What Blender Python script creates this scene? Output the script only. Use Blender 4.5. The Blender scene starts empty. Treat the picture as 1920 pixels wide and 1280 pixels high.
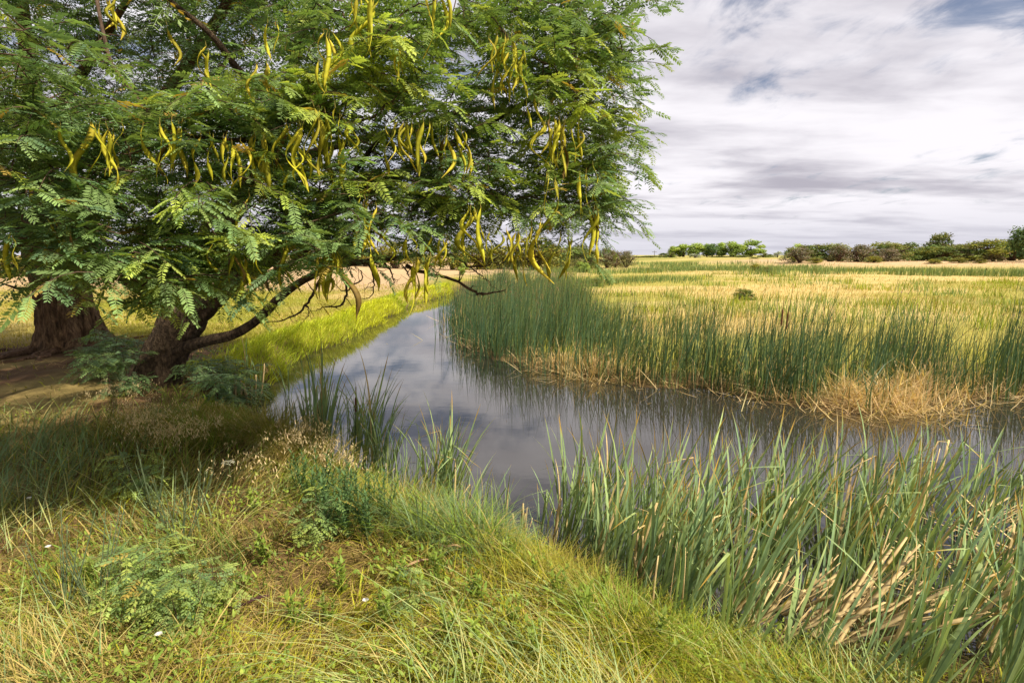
import bpy, math, random
import numpy as np
from mathutils import Vector, Matrix

random.seed(11)
RNG = np.random.default_rng(11)
R = math.radians
C = bpy.context.scene.collection
SC = bpy.context.scene

# ------------------------------------------------------------------ camera
CAM_Z = 1.75
FPX = 1067.0                     # focal length in photo pixels (20 mm on a 36 mm sensor)
PITCH = math.atan2(640 - 478, FPX)
cam_d = bpy.data.cameras.new('camera')
cam_d.sensor_width = 36.0
cam_d.lens = 20.0
cam_d.clip_start = 0.05
cam_d.clip_end = 6000
cam = bpy.data.objects.new('camera', cam_d)
C.objects.link(cam)
cam.location = (0, 0, CAM_Z)
cam.rotation_euler = (math.pi / 2 - PITCH, 0, 0)
SC.camera = cam

# ------------------------------------------------------------------ light
SUN_DIR = Vector((0.54, -0.36, 0.76)).normalized()      # towards the sun
SUN_EL = math.asin(SUN_DIR.z)
SUN_AZ = math.atan2(SUN_DIR.x, SUN_DIR.y)

world = bpy.data.worlds.new('World')
SC.world = world
world.use_nodes = True
wn = world.node_tree.nodes
wl = world.node_tree.links
wn.clear()


def wnode(t, **kw):
    n = wn.new(t)
    for k, v in kw.items():
        if k.startswith('i_'):
            n.inputs[k[2:].replace('_', ' ')].default_value = v
        else:
            setattr(n, k, v)
    return n


def wmath(op, a, b=None, c=None):
    n = wn.new('ShaderNodeMath')
    n.operation = op
    for i, v in enumerate((a, b, c)):
        if v is None:
            continue
        if isinstance(v, (int, float)):
            n.inputs[i].default_value = v
        else:
            wl.new(v, n.inputs[i])
    return n.outputs[0]


def wmap(v, a, b, c=0.0, d=1.0):
    n = wn.new('ShaderNodeMapRange')
    n.interpolation_type = 'SMOOTHSTEP'
    wl.new(v, n.inputs[0])
    for i, q in enumerate((a, b, c, d)):
        n.inputs[i + 1].default_value = q
    return n.outputs[0]


def wmix(f, a, b):
    n = wn.new('ShaderNodeMix')
    n.data_type = 'RGBA'
    wl.new(f, n.inputs[0])
    for s, v in ((6, a), (7, b)):
        if isinstance(v, tuple):
            n.inputs[s].default_value = (*v, 1)
        else:
            wl.new(v, n.inputs[s])
    return n.outputs[2]


tc = wnode('ShaderNodeTexCoord')
sx = wnode('ShaderNodeSeparateXYZ')
wl.new(tc.outputs['Generated'], sx.inputs[0])
zc = wmath('ADD', wmath('MAXIMUM', sx.outputs[2], 0.0), 0.085)
cx = wmath('DIVIDE', sx.outputs[0], zc)
cy = wmath('DIVIDE', sx.outputs[1], zc)


def cloud_noise(sxv, syv, scale, detail, rough, off, dist=0.0):
    cb = wn.new('ShaderNodeCombineXYZ')
    wl.new(wmath('MULTIPLY_ADD', cx, sxv, off), cb.inputs[0])
    wl.new(wmath('MULTIPLY_ADD', cy, syv, off * 0.7), cb.inputs[1])
    cb.inputs[2].default_value = off * 1.3
    n = wn.new('ShaderNodeTexNoise')
    n.inputs['Scale'].default_value = scale
    n.inputs['Detail'].default_value = detail
    n.inputs['Roughness'].default_value = rough
    n.inputs['Distortion'].default_value = dist
    wl.new(cb.outputs[0], n.inputs['Vector'])
    return n.outputs[0]


sky = wnode('ShaderNodeTexSky', sky_type='NISHITA', sun_disc=False)
sky.sun_elevation = SUN_EL
sky.sun_rotation = SUN_AZ
sky_dim = wn.new('ShaderNodeVectorMath')
sky_dim.operation = 'SCALE'
sky_dim.inputs['Scale'].default_value = 0.046
wl.new(sky.outputs[0], sky_dim.inputs[0])
n_mott = cloud_noise(1.0, 0.55, 3.4, 8, 0.60, 3.1, 0.5)
n_big = cloud_noise(0.9, 1.0, 0.55, 5, 0.55, 7.7, 0.2)
n_grey = cloud_noise(0.50, 1.0, 0.85, 6, 0.52, 4.4, 0.25)
thin = wmath('MULTIPLY', wmath('SUBTRACT', wmath('MINIMUM', sx.outputs[2], 0.40), 0.24), 0.52)
cover = wmap(wmath('SUBTRACT', wmath('ADD', wmath('MULTIPLY', n_mott, 0.55), wmath('MULTIPLY', n_big, 0.6)), thin), 0.40, 0.64)
n_wisp = cloud_noise(0.7, 1.0, 2.2, 6, 0.55, 9.3, 0.3)
grey = wmap(wmath('ADD', wmath('MULTIPLY', n_grey, 0.72), wmath('MULTIPLY', n_wisp, 0.28)), 0.42, 0.67)
cloud = wmix(grey, (0.555, 0.537, 0.562), (0.275, 0.262, 0.30))
haze_f = wmap(sx.outputs[2], 0.0, 0.10, 0.75, 0.0)
sky_tint = wn.new('ShaderNodeVectorMath')
sky_tint.operation = 'MULTIPLY'
sky_tint.inputs[1].default_value = (0.98, 0.96, 1.05)
wl.new(sky_dim.outputs[0], sky_tint.inputs[0])
blue = wmix(wmap(cover, 0.0, 1.0, 0.12, 1.0), sky_tint.outputs[0], cloud)
out_c = wmix(haze_f, blue, (0.375, 0.372, 0.42))
bg = wnode('ShaderNodeBackground')
wl.new(out_c, bg.inputs[0])
bg.inputs[1].default_value = 1.0
wo = wnode('ShaderNodeOutputWorld')
wl.new(bg.outputs[0], wo.inputs[0])

sun_d = bpy.data.lights.new('sun', 'SUN')
sun_d.energy = 4.0
sun_d.angle = R(1.2)
sun_d.color = (1.0, 0.915, 0.75)
sun = bpy.data.objects.new('sun', sun_d)
C.objects.link(sun)
sun.location = SUN_DIR * 40
sun.rotation_euler = SUN_DIR.to_track_quat('Z', 'Y').to_euler()

vs = SC.view_settings
vs.view_transform = 'Standard'
vs.look = 'None'
vs.exposure = 0.86
vs.gamma = 1.0
vs.use_curve_mapping = False
cyc = SC.cycles
cyc.max_bounces = 7
cyc.diffuse_bounces = 4
cyc.glossy_bounces = 3
cyc.transmission_bounces = 4
cyc.transparent_max_bounces = 4
cyc.caustics_reflective = False
cyc.caustics_refractive = False

# ------------------------------------------------------------------ pixel helpers
SP, CP = math.sin(PITCH), math.cos(PITCH)


def ray(px, py):
    u = (np.asarray(px, float) - 960) / FPX
    v = (640 - np.asarray(py, float)) / FPX
    return u, CP + v * SP, -SP + v * CP


def P(px, py, Y):
    """photo pixel at world depth Y -> world point(s)"""
    a, b, c = ray(px, py)
    s = Y / b
    return np.stack([a * s, b * s, CAM_Z + c * s], -1)


def G(px, py, z=0.0):
    """photo pixel on the level plane z -> world point(s)"""
    a, b, c = ray(px, py)
    s = (z - CAM_Z) / c
    return np.stack([a * s, b * s, CAM_Z + c * s], -1)


def proj(p):
    p = np.asarray(p, float)
    x, y, z = p[..., 0], p[..., 1], p[..., 2] - CAM_Z
    d = y * CP - z * SP
    v = y * SP + z * CP
    d = np.maximum(d, 1e-3)
    return 960 + FPX * x / d, 640 - FPX * v / d, d


# ------------------------------------------------------------------ numeric helpers
def vnoise(x, y, s=1.0, seed=0):
    x = np.asarray(x, float) / s
    y = np.asarray(y, float) / s
    xi, yi = np.floor(x), np.floor(y)
    xf, yf = x - xi, y - yi
    xf = xf * xf * (3 - 2 * xf)
    yf = yf * yf * (3 - 2 * yf)

    def h(a, b):
        t = np.sin(a * 127.1 + b * 311.7 + seed * 74.7) * 43758.5453
        return t - np.floor(t)
    return (h(xi, yi) * (1 - xf) + h(xi + 1, yi) * xf) * (1 - yf) + (h(xi, yi + 1) * (1 - xf) + h(xi + 1, yi + 1) * xf) * yf


def fbm(x, y, s=1.0, seed=0):
    return 0.55 * vnoise(x, y, s, seed) + 0.28 * vnoise(x, y, s * .47, seed + 5) + 0.17 * vnoise(x, y, s * .21, seed + 9)


def sstep(a, b, x):
    t = np.clip((np.asarray(x, float) - a) / (b - a), 0, 1)
    return t * t * (3 - 2 * t)


def inside(poly, x, y):
    x = np.asarray(x, float)
    y = np.asarray(y, float)
    r = np.zeros(x.shape, bool)
    n = len(poly)
    for i in range(n):
        x0, y0 = poly[i]
        x1, y1 = poly[(i + 1) % n]
        if y0 == y1:
            continue
        c = ((y0 > y) != (y1 > y)) & (x < (x1 - x0) * (y - y0) / (y1 - y0) + x0)
        r ^= c
    return r


def seg_dist(poly, x, y, closed=True):
    d = np.full(np.asarray(x).shape, 1e9)
    n = len(poly)
    for i in range(n if closed else n - 1):
        x0, y0 = poly[i]
        x1, y1 = poly[(i + 1) % n]
        dx, dy = x1 - x0, y1 - y0
        t = np.clip(((x - x0) * dx + (y - y0) * dy) / max(dx * dx + dy * dy, 1e-9), 0, 1)
        d = np.minimum(d, np.hypot(x - x0 - t * dx, y - y0 - t * dy))
    return d


WATER_Z = -0.35
near_px = [(900, 538), (862, 543), (845, 553), (800, 563), (760, 577), (700, 612), (640, 637), (590, 660), (545, 688), (500, 720),
           (430, 740), (385, 765), (400, 792), (500, 806), (560, 850), (640, 874), (700, 892), (745, 935), (850, 957), (930, 972),
           (960, 990), (1010, 1010), (1060, 1045), (1115, 1082), (1180, 1120), (1250, 1152), (1350, 1180), (1500, 1200), (1700, 1215), (1920, 1235),
           (3200, 1330)]
far_px = [(3200, 738), (1920, 750), (1780, 757), (1640, 778), (1500, 763), (1400, 749), (1300, 730), (1200, 727), (1100, 713), (1000, 694),
          (920, 673), (870, 649), (845, 612), (852, 585), (880, 565), (930, 552)]
wpts = [tuple(G(a, b, WATER_Z)[:2]) for a, b in near_px + far_px]


def wobble(poly, step=0.35):
    out = []
    for i in range(len(poly)):
        a, b = np.array(poly[i]), np.array(poly[(i + 1) % len(poly)])
        n = max(1, int(np.linalg.norm(b - a) / step))
        n = min(n, 24)
        for k in range(n):
            p = a + (b - a) * k / n
            q = (vnoise(p[0], p[1], .8, 3) - .5) * .42, (vnoise(p[0], p[1], .8, 8) - .5) * .42
            out.append((p[0] + q[0], p[1] + q[1]))
    return out


WPOLY = wobble(wpts)


def sdf(x, y):
    x = np.asarray(x, float)
    y = np.asarray(y, float)
    d = np.full(x.shape, 12.0)
    m = (y > 0.5) & (y < 46) & (x > -14) & (x < 22)
    if m.any():
        xs, ys = x[m], y[m]
        dd = seg_dist(WPOLY, xs, ys)
        d[m] = np.where(inside(WPOLY, xs, ys), -dd, dd)
    return d


def gz(x, y, d=None):
    x = np.asarray(x, float)
    y = np.asarray(y, float)
    if d is None:
        d = sdf(x, y)
    marsh = sstep(-3.4, -1.6, x) * sstep(5.6, 7.2, y) * sstep(40, 18, y)
    base = -0.29 * marsh * sstep(9, 1.5, d) + (fbm(x, y, 1.6, 2) - .5) * .10 * sstep(60, 20, y)
    right_near = sstep(0.2, 1.2, x) * sstep(4.5, 3.0, y)
    base = base - 0.17 * right_near
    lb = sstep(-2.6, -3.6, x) * sstep(8.5, 10, y) * sstep(1.4, .3, d)
    base = base + .10 * lb
    # gentle dunes far away
    base = base + 0.75 * sstep(30, 46, x - 0.05 * y) * sstep(62, 86, y) * (.7 + .6 * vnoise(x, y, 9, 4))
    base = base + 0.45 * sstep(-8, -20, x) * sstep(30, 42, y)
    base = base + 0.25 * sstep(48, 62, y) * sstep(10, 0, x)
    wide = 0.42 + .60 * sstep(-2.6, -1.4, x) * sstep(6.2, 5.2, y)
    z = WATER_Z + (base - WATER_Z) * sstep(0, 1, (d + .03) / wide)
    z = np.where(d < 0, WATER_Z + np.maximum(d * 0.9, -0.8), z)
    return z


# ------------------------------------------------------------------ mesh helpers
def new_mesh(name, verts, tris=None, quads=None, cols=None, smooth=True):
    me = bpy.data.meshes.new(name)
    verts = np.ascontiguousarray(verts, np.float32).reshape(-1, 3)
    parts, tot = [], []
    if tris is not None and len(tris):
        t = np.ascontiguousarray(tris, np.int32).reshape(-1, 3)
        parts.append(t.ravel())
        tot.append(np.full(len(t), 3, np.int32))
    if quads is not None and len(quads):
        q = np.ascontiguousarray(quads, np.int32).reshape(-1, 4)
        parts.append(q.ravel())
        tot.append(np.full(len(q), 4, np.int32))
    loops = np.concatenate(parts)
    tot = np.concatenate(tot)
    start = np.concatenate([[0], np.cumsum(tot)[:-1]]).astype(np.int32)
    me.vertices.add(len(verts))
    me.vertices.foreach_set('co', verts.ravel())
    me.loops.add(len(loops))
    me.loops.foreach_set('vertex_index', loops)
    me.polygons.add(len(tot))
    me.polygons.foreach_set('loop_start', start)
    me.polygons.foreach_set('loop_total', tot)
    if smooth:
        me.polygons.foreach_set('use_smooth', np.ones(len(tot), bool))
    if cols is not None:
        a = me.attributes.new('col', 'FLOAT_COLOR', 'POINT')
        c = np.ones((len(verts), 4), np.float32)
        c[:, :3] = cols
        a.data.foreach_set('color', c.ravel())
    me.update(calc_edges=True)
    return me


class Acc:
    """collects pieces of geometry for one mesh"""
    def __init__(self):
        self.v, self.t, self.q, self.c, self.n = [], [], [], [], 0

    def add(self, v, t=None, q=None, c=None):
        v = np.asarray(v, float).reshape(-1, 3)
        if t is not None and len(t):
            self.t.append(np.asarray(t) + self.n)
        if q is not None and len(q):
            self.q.append(np.asarray(q) + self.n)
        if c is None:
            c = np.full((len(v), 3), .5)
        c = np.broadcast_to(np.asarray(c, float), (len(v), 3))
        self.c.append(c)
        self.v.append(v)
        self.n += len(v)

    def mesh(self, name, smooth=True):
        t = np.concatenate(self.t) if self.t else None
        q = np.concatenate(self.q) if self.q else None
        return new_mesh(name, np.concatenate(self.v), t, q, np.concatenate(self.c), smooth)


def link(name, me, mat=None, parent=None, kind=None, label=None, cat=None, group=None, mtx=None):
    o = bpy.data.objects.new(name, me)
    if mat is not None and me is not None and not me.materials:
        me.materials.append(mat)
    C.objects.link(o)
    if parent is not None:
        o.parent = parent
    if mtx is not None:
        o.matrix_world = mtx
    if kind:
        o['kind'] = kind
    if label:
        o['label'] = label
    if cat:
        o['category'] = cat
    if group:
        o['group'] = group
    return o


def empty(name, loc, label, cat, group=None, rz=0.0, s=1.0):
    o = bpy.data.objects.new(name, None)
    o.empty_display_size = .2
    C.objects.link(o)
    o.location = [float(q) for q in loc]
    o.rotation_euler = (0, 0, rz)
    o.scale = (s, s, s)
    o['label'] = label
    o['category'] = cat
    if group:
        o['group'] = group
    return o


def spline(pts, n):
    """Catmull-Rom through points of any width -> (n, k)"""
    p = np.asarray(pts, float)
    p = np.vstack([2 * p[0] - p[1], p, 2 * p[-1] - p[-2]])
    m = len(p) - 3
    out = []
    for t in np.linspace(0, m - 1e-6, n):
        i = int(t)
        f = t - i
        a, b, c, d = p[i], p[i + 1], p[i + 2], p[i + 3]
        out.append(.5 * (2 * b + (c - a) * f + (2 * a - 5 * b + 4 * c - d) * f * f + (3 * b - a - 3 * c + d) * f ** 3))
    return np.array(out)


def tube(pts, rad, sides=8, bump=None, cap=True):
    """sweep; bump(theta (sides,), s) -> radius factor"""
    p = np.asarray(pts, float)
    n = len(p)
    t = np.gradient(p, axis=0)
    t /= np.maximum(np.linalg.norm(t, axis=1, keepdims=True), 1e-9)
    ref = np.array([0, -1.0, .001]) if abs(t[0][1]) < .9 else np.array([1.0, 0, 0])
    u = np.cross(t[0], ref)
    u /= np.linalg.norm(u)
    th = np.arange(sides) * 2 * math.pi / sides
    vs_, s = [], 0.0
    for i in range(n):
        u = u - t[i] * np.dot(u, t[i])
        u /= max(np.linalg.norm(u), 1e-9)
        w = np.cross(t[i], u)
        if i:
            s += np.linalg.norm(p[i] - p[i - 1])
        r = np.full(sides, rad[i])
        if bump is not None:
            r = r * bump(th, s)
        vs_.append(p[i] + np.outer(np.cos(th) * r, u) + np.outer(np.sin(th) * r, w))
    v = np.concatenate(vs_)
    i, j = np.meshgrid(np.arange(n - 1), np.arange(sides), indexing='ij')
    a = i * sides + j
    b = i * sides + (j + 1) % sides
    q = np.stack([a, b, b + sides, a + sides], -1).reshape(-1, 4)
    tr = None
    if cap:
        v = np.vstack([v, p[-1] + t[-1] * rad[-1] * .6, p[0]])
        k = np.arange(sides)
        top = (n - 1) * sides
        tr = np.vstack([np.stack([top + k, top + (k + 1) % sides, np.full(sides, n * sides)], -1),
                        np.stack([(k + 1) % sides, k, np.full(sides, n * sides + 1)], -1)])
    return v, tr, q


def blades(base, L, W, az, th0, th1, seg, c0, c1, tw=0.6, taper=.7, rng=RNG):
    """many grass blades at once -> verts, tris, cols"""
    base = np.asarray(base, float)
    N = len(base)
    L, W, az, th0, th1 = [np.broadcast_to(np.asarray(q, float), (N,)) for q in (L, W, az, th0, th1)]
    twv = az + rng.uniform(-tw, tw, N) + math.pi / 2
    wd = np.stack([np.cos(twv), np.sin(twv), np.zeros(N)], -1)
    hd = np.stack([np.cos(az), np.sin(az), np.zeros(N)], -1)
    k = 2 * seg + 1
    v = np.zeros((N, k, 3))
    c = np.zeros((N, k, 3))
    p = base.copy()
    c0 = np.broadcast_to(c0, (N, 3))
    c1 = np.broadcast_to(c1, (N, 3))
    for s in range(seg + 1):
        t = s / seg
        if s < seg:
            w = (W * (.62 + .38 * math.sin(math.pi * min(1, t * 1.3))) * (1 - t) ** taper * .5)[:, None]
            v[:, 2 * s] = p - wd * w
            v[:, 2 * s + 1] = p + wd * w
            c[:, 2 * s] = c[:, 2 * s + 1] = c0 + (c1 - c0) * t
            th = th0 + th1 * (t + .5 / seg)
            p = p + (hd * np.sin(th)[:, None] + np.array([0, 0, 1.0]) * np.cos(th)[:, None]) * (L / seg)[:, None]
        else:
            v[:, 2 * s] = p
            c[:, 2 * s] = c1
    f = []
    for s in range(seg - 1):
        a = 2 * s
        f += [(a, a + 1, a + 3), (a, a + 3, a + 2)]
    a = 2 * (seg - 1)
    f.append((a, a + 1, a + 2))
    tri = (np.arange(N)[:, None, None] * k + np.array(f)[None]).reshape(-1, 3)
    return v.reshape(-1, 3), tri, c.reshape(-1, 3)


def mixc(a, b, f):
    f = np.asarray(f)[..., None]
    return np.asarray(a, float) * (1 - f) + np.asarray(b, float) * f


def jitter(c, amt, rng=RNG):
    c = np.asarray(c, float)
    b = 1 + rng.uniform(-amt, amt, (len(c), 1))
    h = 1 + rng.uniform(-amt * .35, amt * .35, (len(c), 3))
    return np.clip(c * b * h, 0.004, .9)


# ------------------------------------------------------------------ materials
def mat_new(name):
    m = bpy.data.materials.new(name)
    m.use_nodes = True
    nt = m.node_tree
    nt.nodes.clear()
    return m, nt.nodes, nt.links


def mnoise(nd, ln, scale, detail=4, rough=.6, vec=None):
    n = nd.new('ShaderNodeTexNoise')
    n.inputs['Scale'].default_value = scale
    n.inputs['Detail'].default_value = detail
    n.inputs['Roughness'].default_value = rough
    if vec is not None:
        ln.new(vec, n.inputs['Vector'])
    return n


def leaf_material(name, trans=.3, rough=.55, spec=.3, obj_rand=0.0, nscale=9.0, namt=.25):
    m, nd, ln = mat_new(name)
    at = nd.new('ShaderNodeAttribute')
    at.attribute_name = 'col'
    geo = nd.new('ShaderNodeNewGeometry')
    no = mnoise(nd, ln, nscale, 3, .6, geo.outputs['Position'])
    mr = nd.new('ShaderNodeMapRange')
    ln.new(no.outputs[0], mr.inputs[0])
    mr.inputs[1].default_value = .25
    mr.inputs[2].default_value = .75
    mr.inputs[3].default_value = 1 - namt
    mr.inputs[4].default_value = 1 + namt
    f = mr.outputs[0]
    if obj_rand:
        oi = nd.new('ShaderNodeObjectInfo')
        m2 = nd.new('ShaderNodeMapRange')
        ln.new(oi.outputs['Random'], m2.inputs[0])
        m2.inputs[3].default_value = 1 - obj_rand
        m2.inputs[4].default_value = 1 + obj_rand
        mu = nd.new('ShaderNodeMath')
        mu.operation = 'MULTIPLY'
        ln.new(f, mu.inputs[0])
        ln.new(m2.outputs[0], mu.inputs[1])
        f = mu.outputs[0]
    sc = nd.new('ShaderNodeVectorMath')
    sc.operation = 'SCALE'
    ln.new(at.outputs['Color'], sc.inputs[0])
    ln.new(f, sc.inputs['Scale'])
    b = nd.new('ShaderNodeBsdfPrincipled')
    b.inputs['Roughness'].default_value = rough
    b.inputs['Specular IOR Level'].default_value = spec
    ln.new(sc.outputs[0], b.inputs['Base Color'])
    tr = nd.new('ShaderNodeBsdfTranslucent')
    tint = nd.new('ShaderNodeVectorMath')
    tint.operation = 'MULTIPLY'
    tint.inputs[1].default_value = (1.25, 1.2, .55)
    ln.new(sc.outputs[0], tint.inputs[0])
    ln.new(tint.outputs[0], tr.inputs['Color'])
    mx = nd.new('ShaderNodeMixShader')
    mx.inputs[0].default_value = trans
    ln.new(b.outputs[0], mx.inputs[1])
    ln.new(tr.outputs[0], mx.inputs[2])
    o = nd.new('ShaderNodeOutputMaterial')
    ln.new(mx.outputs[0], o.inputs[0])
    return m


def bark_material(name, c_dark, c_mid, c_light, scale=5.0, bump=.6):
    m, nd, ln = mat_new(name)
    tcn = nd.new('ShaderNodeTexCoord')
    mp = nd.new('ShaderNodeMapping')
    mp.inputs['Scale'].default_value = (scale, scale, scale * .22)
    ln.new(tcn.outputs['Object'], mp.inputs[0])
    n1 = mnoise(nd, ln, 2.2, 8, .65, mp.outputs[0])
    n1.inputs['Distortion'].default_value = .6
    n2 = mnoise(nd, ln, 1.3, 4, .6, tcn.outputs['Object'])
    n3 = mnoise(nd, ln, 38, 5, .6, tcn.outputs['Object'])
    cr = nd.new('ShaderNodeValToRGB')
    e = cr.color_ramp.elements
    e[0].position, e[0].color = .30, (*c_dark, 1)
    e[1].position, e[1].color = .72, (*c_light, 1)
    k = cr.color_ramp.elements.new(.5)
    k.color = (*c_mid, 1)
    ln.new(n1.outputs[0], cr.inputs[0])
    mx = nd.new('ShaderNodeMix')
    mx.data_type = 'RGBA'
    mx.blend_type = 'MULTIPLY'
    mx.inputs[0].default_value = .55
    ln.new(cr.outputs[0], mx.inputs[6])
    mr = nd.new('ShaderNodeValToRGB')
    mr.color_ramp.elements[0].position = .3
    mr.color_ramp.elements[0].color = (.55, .5, .45, 1)
    mr.color_ramp.elements[1].position = .7
    mr.color_ramp.elements[1].color = (1.25, 1.1, .95, 1)
    ln.new(n2.outputs[0], mr.inputs[0])
    ln.new(mr.outputs[0], mx.inputs[7])
    add = nd.new('ShaderNodeMath')
    add.operation = 'MULTIPLY_ADD'
    ln.new(n3.outputs[0], add.inputs[0])
    add.inputs[1].default_value = .35
    ln.new(n1.outputs[0], add.inputs[2])
    bp = nd.new('ShaderNodeBump')
    bp.inputs['Strength'].default_value = bump
    bp.inputs['Distance'].default_value = .09
    ln.new(add.outputs[0], bp.inputs['Height'])
    b = nd.new('ShaderNodeBsdfPrincipled')
    b.inputs['Roughness'].default_value = .9
    b.inputs['Specular IOR Level'].default_value = .15
    ln.new(mx.outputs[2], b.inputs['Base Color'])
    ln.new(bp.outputs[0], b.inputs['Normal'])
    o = nd.new('ShaderNodeOutputMaterial')
    ln.new(b.outputs[0], o.inputs[0])
    return m


def ground_material():
    m, nd, ln = mat_new('ground_soil_and_straw')
    at = nd.new('ShaderNodeAttribute')
    at.attribute_name = 'col'
    geo = nd.new('ShaderNodeNewGeometry')
    n1 = mnoise(nd, ln, 30, 6, .7, geo.outputs['Position'])
    n2 = mnoise(nd, ln, 2.0, 6, .65, geo.outputs['Position'])
    mp = nd.new('ShaderNodeMapping')
    mp.inputs['Scale'].default_value = (9, 45, 9)
    mp.inputs['Rotation'].default_value = (0, 0, .5)
    ln.new(geo.outputs['Position'], mp.inputs[0])
    n3 = mnoise(nd, ln, 1.0, 4, .6, mp.outputs[0])
    s1 = nd.new('ShaderNodeMath')
    s1.operation = 'ADD'
    ln.new(n1.outputs[0], s1.inputs[0])
    ln.new(n2.outputs[0], s1.inputs[1])
    s2 = nd.new('ShaderNodeMath')
    s2.operation = 'ADD'
    ln.new(s1.outputs[0], s2.inputs[0])
    ln.new(n3.outputs[0], s2.inputs[1])
    mr = nd.new('ShaderNodeMapRange')
    ln.new(s2.outputs[0], mr.inputs[0])
    mr.inputs[1].default_value = 1.0
    mr.inputs[2].default_value = 2.0
    mr.inputs[3].default_value = .55
    mr.inputs[4].default_value = 1.45
    sc = nd.new('ShaderNodeVectorMath')
    sc.operation = 'SCALE'
    ln.new(at.outputs['Color'], sc.inputs[0])
    ln.new(mr.outputs[0], sc.inputs['Scale'])
    bp = nd.new('ShaderNodeBump')
    bp.inputs['Strength'].default_value = .7
    bp.inputs['Distance'].default_value = .03
    ln.new(s2.outputs[0], bp.inputs['Height'])
    b = nd.new('ShaderNodeBsdfPrincipled')
    b.inputs['Roughness'].default_value = .95
    b.inputs['Specular IOR Level'].default_value = .1
    ln.new(sc.outputs[0], b.inputs['Base Color'])
    ln.new(bp.outputs[0], b.inputs['Normal'])
    o = nd.new('ShaderNodeOutputMaterial')
    ln.new(b.outputs[0], o.inputs[0])
    return m


def water_material():
    m, nd, ln = mat_new('murky_pond_water')
    geo = nd.new('ShaderNodeNewGeometry')
    mp = nd.new('ShaderNodeMapping')
    mp.inputs['Scale'].default_value = (1.0, 1.6, 1)
    ln.new(geo.outputs['Position'], mp.inputs[0])
    n1 = mnoise(nd, ln, 3.0, 3, .5, mp.outputs[0])
    n2 = mnoise(nd, ln, .45, 2, .5, geo.outputs['Position'])
    bp = nd.new('ShaderNodeBump')
    bp.inputs['Strength'].default_value = .03
    bp.inputs['Distance'].default_value = .02
    ln.new(n1.outputs[0], bp.inputs['Height'])
    b = nd.new('ShaderNodeBsdfPrincipled')
    mx = nd.new('ShaderNodeMix')
    mx.data_type = 'RGBA'
    mx.inputs[6].default_value = (.026, .022, .017, 1)
    mx.inputs[7].default_value = (.036, .031, .023, 1)
    ln.new(n2.outputs[0], mx.inputs[0])
    ln.new(mx.outputs[2], b.inputs['Base Color'])
    b.inputs['Roughness'].default_value = .025
    b.inputs['IOR'].default_value = 1.85
    b.inputs['Specular IOR Level'].default_value = .5
    ln.new(bp.outputs[0], b.inputs['Normal'])
    o = nd.new('ShaderNodeOutputMaterial')
    ln.new(b.outputs[0], o.inputs[0])
    return m


def plain_material(name, col, rough=.8):
    m, nd, ln = mat_new(name)
    geo = nd.new('ShaderNodeNewGeometry')
    n = mnoise(nd, ln, 25, 4, .6, geo.outputs['Position'])
    mx = nd.new('ShaderNodeMix')
    mx.data_type = 'RGBA'
    mx.inputs[6].default_value = (*[c * .7 for c in col], 1)
    mx.inputs[7].default_value = (*[min(1, c * 1.3) for c in col], 1)
    ln.new(n.outputs[0], mx.inputs[0])
    b = nd.new('ShaderNodeBsdfPrincipled')
    b.inputs['Roughness'].default_value = rough
    ln.new(mx.outputs[2], b.inputs['Base Color'])
    o = nd.new('ShaderNodeOutputMaterial')
    ln.new(b.outputs[0], o.inputs[0])
    return m


M_GROUND = ground_material()
M_WATER = water_material()
M_GRASS = leaf_material('grass_blades', .28, .6, .2, 0, 6, .2)
M_LEAF = leaf_material('locust_leaflets', .38, .5, .3, 0, 3, .2)
M_LEAFO = leaf_material('locust_leaf_single', .38, .5, .3, .22, 3, .2)
M_REED = leaf_material('reed_blades', .18, .5, .3, 0, 5, .2)
M_CAT = leaf_material('cattail_leaves', .25, .6, .2, .3, 9, .22)
M_POD = leaf_material('pod_skin', .25, .62, .2, .35, 26, .3)
M_DRY = leaf_material('dry_stalks', .12, .75, .15, .18, 20, .25)
M_FAR = leaf_material('distant_foliage', .22, .7, .15, .14, 1.2, .3)
M_WEED = leaf_material('weed_leaves', .28, .55, .25, .2, 10, .2)
M_BARK = bark_material('furrowed_locust_bark', (.016, .012, .009), (.095, .068, .046), (.25, .185, .125), 9.0, 1.0)
M_BARK2 = bark_material('fluted_old_bark', (.026, .017, .011), (.16, .10, .057), (.40, .26, .145), 7.0, 1.0)
M_TWIG = bark_material('twig_bark', (.035, .022, .016), (.09, .060, .042), (.16, .115, .085), 14, .3)
M_ROOT = bark_material('worn_roots', (.06, .036, .022), (.16, .095, .06), (.26, .17, .11), 8, .5)
M_FLOWER = leaf_material('white_petals', .35, .6, .2, 0, 30, .06)
M_POLE = plain_material('weathered_pole', (.10, .08, .065))

# ------------------------------------------------------------------ ground and water
STRAW = np.array([.57, .43, .165])
YGREEN = np.array([.30, .29, .028])
MEADOWG = np.array([.13, .185, .025])
SOIL = np.array([.14, .080, .042])
LITTER = np.array([.27, .20, .075])
SAND = np.array([.52, .36, .20])
TRUNK1 = G(288, 722, -.02)
TRUNK2 = G(138, 652, 0)


NEAR_POLY = [tuple(G(a, b, -.33)[:2]) for a, b in [(1040, 1000), (1120, 975), (1350, 965), (1600, 950), (1920, 935), (2150, 960), (2300, 1150), (2200, 1420), (1700, 1450), (1560, 1320), (1420, 1285), (1290, 1240), (1200, 1180), (1120, 1105), (1060, 1045)]]


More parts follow.
